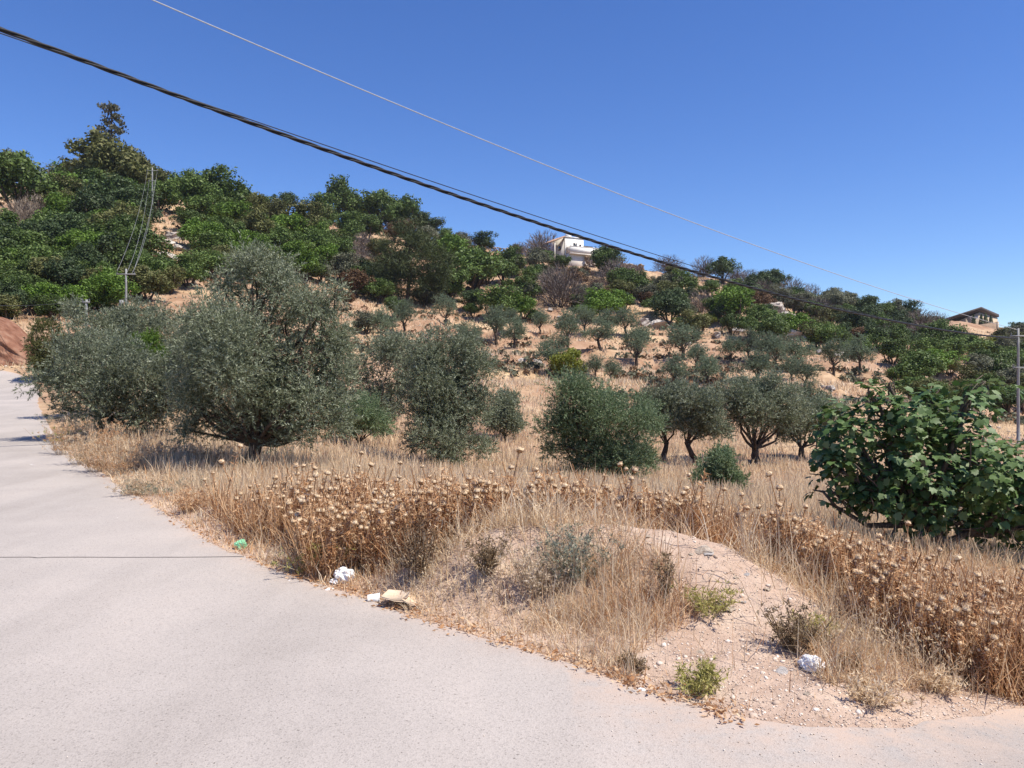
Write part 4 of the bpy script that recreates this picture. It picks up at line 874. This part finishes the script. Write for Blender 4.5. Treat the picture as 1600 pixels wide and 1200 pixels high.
weed(500, 893, 66, 46, 'weed', 'yellow-green weed clump above the white plastic bag', 260, 1)
weed(1095, 1080, 66, 40, 'weed', 'yellow-green weed clump on the gravel near the asphalt edge', 170, 2)
weed(1105, 960, 60, 40, 'weed', 'small yellowish weed on the mound slope', 110, 3)
weed(1243, 1018, 55, 66, 'brownweed', 'dark upright dry weed on the right of the gravel patch', 170, 4)
weed(1275, 1005, 50, 40, 'weed', 'low yellowish weed leaning against the dark upright weed', 90, 5)
weed(1360, 1095, 70, 30, 'straw', 'straw-coloured weed patch at the gravel edge', 180, 6)
weed(1470, 1080, 50, 34, 'straw', 'dry tuft right of the straw-coloured weed patch', 120, 7)
weed(895, 915, 90, 84, 'sage', 'tall grey-green weed on the mound crest', 300, 8)
weed(845, 930, 70, 70, 'greyweed', 'grey dry weed left of the tall grey-green one', 220, 9)
weed(1035, 945, 30, 80, 'brownweed', 'thin brown weed at the left edge of the bare mound', 70, 10)
weed(655, 900, 60, 80, 'rust', 'tall russet brown dry weed behind the cardboard slab', 260, 11)
weed(760, 900, 50, 56, 'brownweed', 'brown dry weed on the left shoulder of the mound', 160, 12)
weed(250, 772, 80, 20, 'sage', 'low grey-green weed in the hollow under the largest olive', 200, 13)
weed(90, 695, 40, 30, 'weed', 'yellow-green weed at the lane edge under the grey olive', 160, 14)
weed(75, 665, 30, 20, 'sage', 'greyish weed further up the lane edge', 100, 15)
weed(320, 765, 70, 18, 'sage', 'flat grey weed patch left of the dark leaning trunk', 140, 16)
weed(1370, 960, 40, 50, 'brownweed', 'brown weed right of the beige rock', 90, 17)
weed(1330, 1052, 26, 26, 'brownweed', 'small dark weed right of the crumpled bag', 50, 18)
weed(1500, 1045, 60, 60, 'rust', 'russet dry weed at the foot of the right-hand thistles', 160, 19)
weed(990, 1050, 30, 24, 'brownweed', 'little brown weed by the asphalt edge', 60, 20)

for i, (px, py, w_, h_, mt, lab) in enumerate([(95, 712, 44, 48, 'thistle', 'brown dry brush at the lane edge nearest the top'), (125, 728, 50, 56, 'straw', 'straw-coloured brush leaning over the lane edge'), (150, 740, 50, 60, 'thistle', 'tall brown brush below the broad grey olive'), (185, 745, 56, 64, 'thistle', 'thick brown brush left of the shaded hollow'), (170, 705, 44, 50, 'thistle', 'brown brush under the broad grey olive'), (215, 735, 50, 50, 'straw', 'pale dry brush above the shaded hollow'), (250, 728, 54, 46, 'thistle', 'brown brush behind the shaded hollow'), (290, 725, 50, 44, 'straw', 'pale brush under the left skirt of the largest olive'), (120, 690, 36, 38, 'straw', 'pale brush at the foot of the broad grey olive'), (330, 735, 48, 40, 'thistle', 'brown brush left of the dark leaning trunk'), (210, 775, 50, 34, 'straw', 'low straw clump by the lane below the hollow'), (300, 800, 60, 36, 'thistle', 'low brown clump on the verge below the hollow')]):
    weed(px, py, w_, h_, mt, lab, 320, 40+i, 'dry_brush', 'brush')

# ------------------------------------------------------------------ stones and gravel
rng = np.random.default_rng(51)
x, y = scatter(60000, 3.4, 7.2, rng, -.25, .74); z = zf(x, y); e = edge_dist(x, y); b_ = bare_amount(x, y, z)
ok = (rng.random(len(x)) < np.where(b_ > .5, .55, .06)) & (e > -.06); x, y, z = x[ok], y[ok], z[ok]
M['gravel'] = leaf_mat('gravel', [(.40, .30, .23), (.52, .41, .33), (.62, .52, .435), (.74, .66, .58)], 0, .9, .1, 0)
pebbles('gravel', np.stack([x, y, z+.002], 1), .004+.008*rng.random(len(x))**3*2.2, M['gravel'], 3, 'pinkish gravel and crumbs of earth on the bare mound', True)
x, y = scatter(16000, 2.7, 7, rng, -.72, .74); e = edge_dist(x, y); ok = (e < -.01) & (rng.random(len(x)) < np.clip(.02+np.exp(e/np.where(x > .3, .3, .09)), 0, 1)*np.where(x > .3, .8, .35)); x, y = x[ok], y[ok]
pebbles('road_grit', np.stack([x, y, zf(x, y)+.022], 1), .004+.009*rng.random(len(x))**3, M['gravel'], 4, 'loose grit lying on the asphalt near its edge', True)
x, y = scatter(26000, 3.4, 18, rng, -.72, .3); e = edge_dist(x, y); ok = (e > -.10) & (e < .16) & (rng.random(len(x)) < np.exp(-np.abs(e-.02)/.05)); x, y = x[ok], y[ok]; x, y = np.repeat(x, 5)+rng.normal(size=len(x)*5)*.03, np.repeat(y, 5)+rng.normal(size=len(y)*5)*.03
mb = MB(); pos = np.stack([x, y, zf(x, y)+.028+.01*rng.random(len(x))], 1); D = rng.normal(size=pos.shape)*np.array([1, 1, .25]); put_sprays(mb, pos, D, np.array([[[(0, -.004, 0), (.006, .0, .012), (0, .004, .03), (-.006, 0, .014)]]]), rng, (.5, 1.4))
tag(link('verge_debris', mb.mesh('verge_debris', M['thistle'])), 'crumbled brown leaves and straw along the asphalt edge', None, None, 'stuff')
x, y = scatter(900, 3.6, 6.4, rng, .0, .5); z = zf(x, y); ok = bare_amount(x, y, z) > .5; x, y, z = x[ok], y[ok], z[ok]
pebbles('clods', np.stack([x, y, z], 1), .012+.035*rng.random(len(x))**2.5, M['gravel'], 9, 'lumps of dry pinkish earth on the mound')
SR = [rock_proto(70+i, 2, .5, .75) for i in range(4)]
for me in SR: me.materials.append(M['stone'])
SG = rock_proto(80, 2, .4, .5); SG.materials.append(M['stone_grey'])
for i, (px, py, wpx, m_, lab) in enumerate([(1100, 862, 26, 0, 'flat orange-tan stone near the mound crest'), (1108, 868, 18, 4, 'grey stone tucked under the flat orange stone'), (1013, 840, 14, 1, 'white stone on top of the mound'), (1320, 955, 62, 2, 'large beige rock between mound and thistles'),
  (1222, 1052, 22, 4, 'grey stone left of the crumpled plastic bag'), (1140, 958, 22, 3, 'pale stone half sunk in the mound slope'), (1162, 942, 9, 4, 'dark pebble on the mound slope'), (1167, 902, 10, 4, 'dark stone on the right flank of the mound'), (1095, 1022, 16, 0, 'brown clod in the middle of the gravel'), (1080, 868, 11, 1, 'pale stone left of the orange stone'),
  (1198, 922, 14, 3, 'pale stone at the right edge of the mound'), (1575, 1082, 18, 2, 'beige stone at the corner of the side track'), (1150, 905, 9, 0, 'small tan stone high on the mound'), (925, 1010, 12, 1, 'pale stone in grass near the asphalt'), (1260, 1088, 12, 3, 'tan stone low on the gravel'), (1425, 1050, 14, 0, 'flat tan stone under the thistle fringe'), (1040, 1000, 10, 2, 'small clod near the dry grass edge'), (985, 905, 12, 1, 'pale stone left of the bare patch')]):
    x_, y_, z_ = hit(px, py, 3.2); wd = wpx*y_/F; o = link('stone', SG if m_ == 4 else SR[m_], None, (x_, y_, z_+wd*.06)); o.scale = (wd*1.15, wd*1.0, wd*.62); o.rotation_euler = (rs.uniform(.15, .45), rs.uniform(-.2, .2), rs.uniform(-.5, .5)); tag(o, lab, 'stone', 'stones on the mound and verge')

# ------------------------------------------------------------------ litter
def crumple(name, px, py, wpx, mat, label, seed, flat=.5, cat='litter'):
    import bmesh
    x_, y_, z_ = hit(px, py, 3.2); wd = wpx*y_/F; bm = bmesh.new(); bmesh.ops.create_icosphere(bm, subdivisions=4, radius=.5); rng = np.random.default_rng(seed)
    ax = rng.normal(size=(7, 3)); fr = rng.uniform(5, 16, 7); ph = rng.random(7)*6
    for v in bm.verts:
        p = np.array(v.co); k = sum(abs(math.sin(fr[i]*(p@ax[i])+ph[i])) for i in range(7))/7; p = p*(.45+.95*k); p[2] = p[2]*flat; v.co = p
    me = bpy.data.meshes.new(name); bm.to_mesh(me); bm.free(); me.materials.append(M[mat]); o = link(name, me, None, (x_, y_, z_+wd*flat*.33)); o.scale = (wd*1.15, wd*.9, wd); o.rotation_euler[2] = rng.random()*6; tag(o, label, cat)
crumple('plastic_bag', 538, 908, 30, 'paper', 'crumpled white plastic bag in the verge grass', 1, .75, 'plastic bag')
crumple('plastic_scrap', 523, 912, 14, 'paper', 'white scrap just below the crumpled bag', 2, .6)
crumple('paper_scrap', 514, 925, 12, 'paper', 'white paper scrap lying at the asphalt edge', 3, .6)
crumple('paper_scrap', 452, 911, 9, 'paper', 'tiny white scrap near the yellow-green weed', 4, .5)
crumple('plastic_bag', 1268, 1048, 34, 'paper', 'crumpled clear plastic bag on the gravel patch', 5, .7, 'plastic bag')
crumple('paper_scrap', 1003, 1082, 12, 'paper', 'white paper scrap at the gravel edge', 6, .5)
crumple('plastic_bag', 376, 858, 18, 'green_bag', 'small green plastic bag caught in dry grass', 7, .9, 'plastic bag')
crumple('paper_scrap', 184, 812, 20, 'paper', 'flat white scrap on the lane', 8, .14)
crumple('paper_scrap', 50, 728, 10, 'paper', 'white scrap further up the lane', 9, .2)
crumple('paper_scrap', 4, 866, 8, 'paper', 'white scrap at the left frame edge of the road', 10, .4)
# paper cup on its side
x_, y_, z_ = hit(583, 945, 3.2); mb = MB(); t_ = np.linspace(0, 1, 3)
P = np.stack([t_*.085, 0*t_, 0*t_], 1); mb.tube(P, [.026, .031, .036], 20); t = thing('paper_cup', (x_-.04, y_, z_+.036), 'white paper cup lying on its side by the asphalt', 'paper cup', None, .15); link('cup_wall', mb.mesh('cup_wall', M['paper'], True), t)
mb = MB(); a = np.linspace(0, 2*np.pi, 21); mb.tube(np.stack([0*a+.085, np.cos(a)*.036, np.sin(a)*.036], 1), .0028, 5, False); link('cup_rim', mb.mesh('cup_rim', M['paper'], True), t)
# torn slab of cardboard in two sheets
x_, y_, z_ = hit(634, 945, 3.2); k = y_/F
t = thing('cardboard', (x_, y_, z_+.02), 'torn tan cardboard slab lying at the verge', 'cardboard')
def sheet(pts, z0, tilt, th=.008):
    rng = np.random.default_rng(len(pts)); P = np.array(pts, float)*k; n = len(P); zz = z0+P[:, 0]*tilt+rng.normal(size=n)*.004
    up = np.column_stack([P, zz]); lo = up-np.array([0, 0, th]); mb = MB(); mb.add(np.vstack([up, lo]), [[i, (i+1) % n, n+(i+1) % n, n+i] for i in range(n)]); mb.f.append(np.array([list(range(n))])); mb.f.append(np.array([list(range(2*n-1, n-1, -1))])); return mb
link('sheet', sheet([(-35, -22), (-12, -34), (2, -18), (4, 6), (-8, 26), (-30, 20)], .035, -.15).mesh('card_sheet', M['card']), t)
link('sheet', sheet([(-4, -20), (12, -30), (36, -12), (38, 10), (18, 24), (0, 14)], .03, -.35).mesh('card_sheet', M['card']), t)
link('torn_flap', sheet([(-6, -14), (4, -18), (8, 0), (0, 10)], .05, .4).mesh('card_flap', M['card']), t)
# thin dark hose across the lane
hx = np.linspace(-9.5, -2.45, 240); hy = 6.98+.035*fbm(hx*1.2, hx*0, 7)-.03*np.exp(-((hx+4.3)/.05)**2)+.006*(hx+6); mb = MB(); mb.tube(np.stack([hx, hy, zf(hx, hy)+.0225], 1), .0035, 6)
tag(link('hose', mb.mesh('hose', M['crack'], True)), 'thin dark hose lying straight across the lane', 'hose')

# ------------------------------------------------------------------ houses on the ridge
def boxpart(name, parent, dims, m):
    b = MB(); b.box(*dims); return link(name, b.mesh(name, m), parent)
def white_house():
    d = 183.; x0 = (882-800)/F*d; z0 = EYE+(600-409)/F*d
    t = thing('white_house', (x0, d, z0), 'cream two-storey house with long balcony on the ridge', 'house', None, R(28))
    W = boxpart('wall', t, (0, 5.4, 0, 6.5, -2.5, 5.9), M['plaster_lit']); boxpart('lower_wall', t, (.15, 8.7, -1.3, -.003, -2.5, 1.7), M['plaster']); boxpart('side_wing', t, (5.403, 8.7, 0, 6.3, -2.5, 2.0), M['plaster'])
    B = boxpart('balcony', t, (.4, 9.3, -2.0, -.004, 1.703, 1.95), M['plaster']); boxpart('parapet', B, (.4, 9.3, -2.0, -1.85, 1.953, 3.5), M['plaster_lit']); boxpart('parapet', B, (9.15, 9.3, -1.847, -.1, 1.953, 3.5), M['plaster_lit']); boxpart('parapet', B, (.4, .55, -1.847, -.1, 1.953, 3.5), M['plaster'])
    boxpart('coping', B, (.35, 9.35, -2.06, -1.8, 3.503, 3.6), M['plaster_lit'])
    boxpart('roof_slab', t, (-.15, 5.55, -.15, 6.65, 5.903, 6.1), M['plaster_lit']); boxpart('roof_tank', t, (1.6, 2.7, 1.2, 2.3, 6.103, 7.1), M['paper'])
    p = boxpart('pergola', t, (5.6, 8.6, .6, 5.6, 4.2, 4.4), M['roof_brown'])
    for a, b in ((5.7, .7), (8.4, .7), (8.4, 5.4)): boxpart('post', p, (a, a+.14, b, b+.14, 2.0, 4.197), M['roof_brown'])
    for (a, b, c, e_) in ((2.5, 3.5, 3.75, 4.7), (4.2, 4.7, 3.75, 4.5)):
        w_ = boxpart('window', t, (a, b, -.05, -.003, c, e_), M['roof_brown']); boxpart('pane', w_, (a+.08, b-.08, -.07, -.052, c+.08, e_-.08), M['glass'])
    for (a, b, c, e_) in ((1.6, 2.7, 3.0, 4.1), (1.4, 2.8, .3, 1.2)):
        w_ = boxpart('window', t, (-.05, -.003, a, b, c, e_), M['roof_brown']); boxpart('pane', w_, (-.07, -.052, a+.1, b-.1, c+.1, e_-.1), M['glass'])
    w_ = boxpart('window', t, (5.2, 6.0, -1.36, -1.303, 0, 1.1), M['roof_brown']); boxpart('pane', w_, (5.3, 5.9, -1.38, -1.362, .1, 1.0), M['glass'])
    b = MB(); b.tube([(-.08, -.08, -1), (-.08, -.08, 5.8)], .08, 8); link('drain_pipe', b.mesh('drain_pipe', M['roof_brown'], True), t)
    b = MB(); v = [(-3.0, -.3, 4.5), (.0, -.3, 5.86), (.0, 5.5, 5.86), (-3.0, 5.5, 4.5)]; v = np.array(v); b.add(np.vstack([v, v+np.array([0, 0, .22])]), [(0,3,2,1),(4,5,6,7),(0,1,5,4),(1,2,6,5),(2,3,7,6),(3,0,4,7)]); r = link('porch_roof', b.mesh('porch_roof', M['tile']), t)
    for q in np.linspace(-.2, 5.3, 12):
        b = MB(); b.tube([(-3.0, q, 4.76), (0, q, 6.12)], .1, 6); link('tile_row', b.mesh('tile_row', M['tile'], True), r)
    for q in (-.1, 5.2): boxpart('porch_post', t, (-2.8, -2.6, q, q+.2, -1, 4.5), M['plaster'])
white_house()
def slant_house():
    d = 232.; x0 = (1530-800)/F*d; z0 = EYE+(600-524)/F*d
    t = thing('slant_roofed_house', (x0, d, z0), 'tan stone building with huge dark slanting roof on the right ridge', 'house', None, R(40))
    s = .2
    # two walls meet in a corner turned towards the road; local x runs right, local y runs back left
    b = MB(); b.add([(0,0,-3),(15.5,0,-3),(15.5,9.5,-3),(0,9.5,-3),(0,0,6.9),(15.5,0,6.1),(15.5,9.5,3.9),(0,9.5,3.4)], [(0,3,2,1),(4,5,6,7),(0,1,5,4),(1,2,6,5),(2,3,7,6),(3,0,4,7)]); link('wall', b.mesh('wall', M['tan_wall']), t)
    v = np.array([(-1.0, -.9, 7.7), (15.7, -.35, 6.4), (15.7, 11.5, 3.9), (-3.0, 14.5, 3.0)]); b = MB(); b.add(np.vstack([v, v+np.array([0, 0, .8])]), [(0,3,2,1),(4,5,6,7),(0,1,5,4),(1,2,6,5),(2,3,7,6),(3,0,4,7)]); r = link('roof', b.mesh('roof', M['roof_brown']), t)
    for q in (.2, 3.2, 6.4):
        w_ = boxpart('window', t, (-.06, -.003, q+.5, q+2.0, 2.4, 3.3), M['roof_brown']); boxpart('pane', w_, (-.08, -.062, q+.6, q+1.9, 2.5, 3.2), M['glass'])
    boxpart('skylight_band', t, (-.08, -.004, .3, 2.6, 5.2, 5.7), M['paper'])
    for q in (1.5, 7.0): boxpart('roof_post', t, (-1.6, -1.35, q, q+.25, -2, 4.6-.2*q+1.2), M['tan_wall'])
slant_house()
x_, d_ = (1538-800)/F*224, 224.
t = thing('boundary_wall', (x_, d_, EYE+(600-527)/F*224), 'brown angled boundary wall in front of the slant-roofed building', 'wall', None, R(-12))
b = MB(); b.add([(-3.6,0,-2),(3.4,0,-2),(3.4,.4,-2),(-3.6,.4,-2),(-3.6,0,3.4),(3.4,0,4.4),(3.4,.4,4.4),(-3.6,.4,3.4)], [(0,3,2,1),(4,5,6,7),(0,1,5,4),(1,2,6,5),(2,3,7,6),(3,0,4,7)]); link('wall_panel', b.mesh('wall_panel', M['brown_wall']), t); boxpart('end_pier', t, (3.403, 3.8, -.05, 1.5, -2, 4.5), M['tan_wall'])
for i, (px, top, lab) in enumerate([(1521, 492, 'leftmost slim cypress in front of the slant-roofed building'), (1533, 491, 'second slim cypress by the slant-roofed building'), (1540, 489, 'tallest slim cypress by the slant-roofed building'), (1548, 493, 'rightmost slim cypress above the brown wall')]):
    d = 227.; base = at(px, 520, d); hgt = (520-top)/F*d; rng = np.random.default_rng(500+i); n = 700; q = rng.random(n); a = rng.random(n)*6.28; rad = .62*np.sin(np.pi*np.clip(q*.85+.15, 0, 1))**.7*(.7+.4*rng.random(n))
    pos = np.stack([np.cos(a)*rad, np.sin(a)*rad, .3+q*(hgt-.3)], 1); v = np.stack([np.cos(a)*.6, np.sin(a)*.6, 0*a+.4], 1); cb = MB(); Rm = frames(v+rng.normal(size=v.shape)*.3, rng); tmq = np.array([(-.5, 0, 0), (0, -.3, 0), (.5, 0, 0), (0, .3, 0)])
    cb.quads(np.einsum('nij,vj->nvi', Rm, tmq)*.4+pos[:, None]); t = thing('cypress', base, lab, 'cypress', 'cypresses by the slant-roofed building'); link('crown', cb.mesh('cypress_crown', M['dark']), t); b = MB(); b.tube([(0, 0, -2), (0, 0, hgt*.8)], [.12, .04], 6); link('trunk', b.mesh('cypress_trunk', M['bark'], True), t)

# dry-stone walls along the ridge; the stones are too small in the photograph to pick apart
def stone_wall(pts, h_, label, seed):
    rng = np.random.default_rng(seed); W = [np.array(hit(px, py, 100.)) for px, py in pts]
    t = thing('stone_wall', W[0], label, 'wall', 'dry-stone walls along the ridge'); P = []; S = []
    for a, b in zip(W[:-1], W[1:]):
        L = np.hypot(*(b-a)[:2]); n = int(L/.42)
        for row in range(int(h_/.3)):
            f = (np.arange(n)+rng.random(n)*.6)/n; p = a+(b-a)*f[:, None]; p[:, 2] = zf(p[:, 0], p[:, 1])+.12+row*.3+rng.normal(size=n)*.04; p[:, :2] += rng.normal(size=(n, 2))*.08; P.append(p); S.append(rng.uniform(.45, .75, n))
    o = pebbles('stones', np.vstack(P)-W[0], np.concatenate(S), M['wallstone'], seed, None); o.parent = t
stone_wall([(722, 380), (760, 384), (800, 390), (835, 396)], 1.6, 'low dry-stone wall along the ridge left of the white house', 1)
stone_wall([(878, 412), (905, 415), (932, 420)], 2.6, 'rough stone retaining wall below the white house', 2)
stone_wall([(968, 418), (985, 421), (1006, 426)], 1.7, 'short dry-stone wall on the ridge right of the white house', 3)

# ------------------------------------------------------------------ poles and wires
def pole(px, d, topz, r, label, arms=(), zb=None, box=False):
    x_ = (px-800)/F*d; zb = z1(x_, d) if zb is None else zb; H = topz-zb; t = thing('utility_pole', (x_, d, zb), label, 'utility pole')
    b = MB(); q = np.linspace(-.05, 1, 6); b.tube(np.stack([0*q, 0*q, q*H], 1), r*(1.15-.45*np.clip(q, 0, 1)), 10); link('shaft', b.mesh('pole_shaft', M['pole'], True), t)
    for zz, w_ in arms:
        b = MB(); b.box(-w_, w_, -r*.8, -r*.8+.07, H-zz-.04, H-zz+.04); a = link('crossarm', b.mesh('crossarm', M['pole']), t)
        for s in (-.9, .9):
            b = MB(); b.tube([(s*w_, -r*.5, H-zz+.04), (s*w_, -r*.5, H-zz+.12), (s*w_, -r*.5, H-zz+.18)], [.03, .045, .02], 8); link('insulator', b.mesh('insulator', M['wire_dark'], True), a)
    if box: boxpart('junction_box', t, (-.35, -.12, -.3, -.1, H-2.9, H-2.3), M['pole'])
    return t
PD = 45.; ptop = EYE+(600-513)/F*PD
pole(1591, PD, ptop, .085, 'grey steel utility pole at the right edge where the cables end', ((.45, .5), (2.3, .35)))
pole(238, 126, EYE+(600-262)/F*126, .14, 'slim grey utility pole on the skyline of the left hill', ((.5, .9), (2.2, .6)))
pole(197, 56, EYE+(600-420)/F*56, .09, 'grey utility pole among the scrub above the lane-side olives', ((.4, .7),), None, True)
pole(135, 42, EYE+(600-468)/F*42, .09, 'short grey post poking above the pale olive crown', ((.15, .2),))

def span(pts, p0, p1, t0=0., t1=1., n=120, fit=2):
    """a hanging line over the plan from p0 to p1, its height fitted through points seen in the photograph"""
    T, Zs = [], []
    for px, py in pts:
        u = (px-800)/F; t = (u*p0[1]-p0[0])/((p1[0]-p0[0])-u*(p1[1]-p0[1])); y = p0[1]+(p1[1]-p0[1])*t; T.append(t); Zs.append(EYE+(600-py)/F*y)
    c = np.polyfit(T, Zs, fit, w=1/np.array([.1+abs(p0[1]+(p1[1]-p0[1])*t) for t in T])); s = np.linspace(t0, t1, n)
    return np.stack([p0[0]+(p1[0]-p0[0])*s, p0[1]+(p1[1]-p0[1])*s, np.polyval(c, s)], 1)
pe = ((1590-800)/F*PD, PD); ps = (-800/F*14, 14.)
L = span([(0, 45), (100, 84), (300, 157), (400, 194), (577, 260), (800, 336), (1000, 398), (1200, 456), (1400, 503), (1590, 529)], ps, pe, -.2, 1.0, 900, 3)
T = np.gradient(L, axis=0); T /= np.linalg.norm(T, axis=1, keepdims=True); A = np.cross(T, [0, 0, 1.]); A /= np.linalg.norm(A, axis=1, keepdims=True); B = np.cross(A, T); sl = np.r_[0, np.cumsum(np.linalg.norm(np.diff(L, axis=0), axis=1))]
t = thing('twisted_cable', L[0], 'thick black twisted power cable sweeping across the sky', 'cable')
for k in range(3):
    a = sl/1.7*2*np.pi+k*2.094; b = MB(); b.tube(L+.027*(np.cos(a)[:, None]*A+np.sin(a)[:, None]*B)-L[0], .0225, 6); link('strand', b.mesh('cable_strand', M['cable'], True), t)
def wire(pts, p0, p1, r, mat, label, t0=0, t1=1., fit=2):
    b = MB(); b.tube(span(pts, p0, p1, t0, t1, 140, fit), r, 6); tag(link('wire', b.mesh('wire', M[mat], True)), label, 'wire', 'overhead wires')
wire([(0, 52), (100, 86), (400, 190), (605, 260), (800, 325), (1000, 389), (1200, 452), (1400, 500), (1590, 527)], (-800/F*14.3, 14.3), pe, .011, 'cable', 'thin dark wire running just above the twisted cable', -.2, 1., 3)
wire([(235, 0), (400, 67), (520, 120), (700, 199), (890, 272), (1000, 316), (1200, 391), (1360, 444), (1480, 486), (1591, 515)], ((235-800)/F*16, 16.), pe, .0125, 'wire', 'single thin pale wire highest in the sky', -.3, 1., 3)
a0 = (238-800)/F*126; a1 = (196-800)/F*56
for i, (o0, o1, sg) in enumerate(((-.8, -.6, 3.2), (.8, .6, 2.9), (-.5, .1, 4.0), (.5, .5, 4.6))):
    s = np.linspace(0, 1, 60); zt0 = EYE+(600-268-6*(i > 1)*2)/F*126; zt1 = EYE+(600-423-3*(i > 1))/F*56
    P = np.stack([a0+o0+(a1+o1-a0-o0)*s, 126-70*s, zt0+(zt1-zt0)*s-4*sg*.45*s*(1-s)], 1); b = MB(); b.tube(P, .014, 5)
    tag(link('wire', b.mesh('hill_wire', M['pole'], True)), ['outer left', 'outer right', 'inner left', 'inner right'][i]+' wire strung from the ridge-top pole down to the lower pole', 'wire', 'wires down the left hillside')
s = np.linspace(0, 1, 30); P = np.stack([(-60-800)/F*46+((135-800)/F*42-(-60-800)/F*46)*s, 46-4*s, EYE+(600-474)/F*46+(EYE+(600-470)/F*42-EYE-(600-474)/F*46)*s-.2*4*s*(1-s)], 1); b = MB(); b.tube(P, .012, 5)
tag(link('wire', b.mesh('lane_wire', M['wire_dark'], True)), 'faint dark wire reaching the short grey post from the left', 'wire', 'overhead wires')

# ------------------------------------------------------------------ thin summer haze between here and the ridge
hb_ = MB(); hb_.box(-260, 330, -40, 420, -8, 100); hm = bpy.data.materials.new('haze'); hm.use_nodes = True; hn = hm.node_tree.nodes; hn.clear()
ho = hn.new('ShaderNodeOutputMaterial'); hv_ = hn.new('ShaderNodeVolumePrincipled'); hv_.inputs['Density'].default_value = .0001; hv_.inputs['Color'].default_value = (.82, .89, 1, 1); hv_.inputs['Anisotropy'].default_value = .2
hm.node_tree.links.new(hv_.outputs[0], ho.inputs['Volume']); tag(link('haze', hb_.mesh('haze', hm)), kind='stuff')
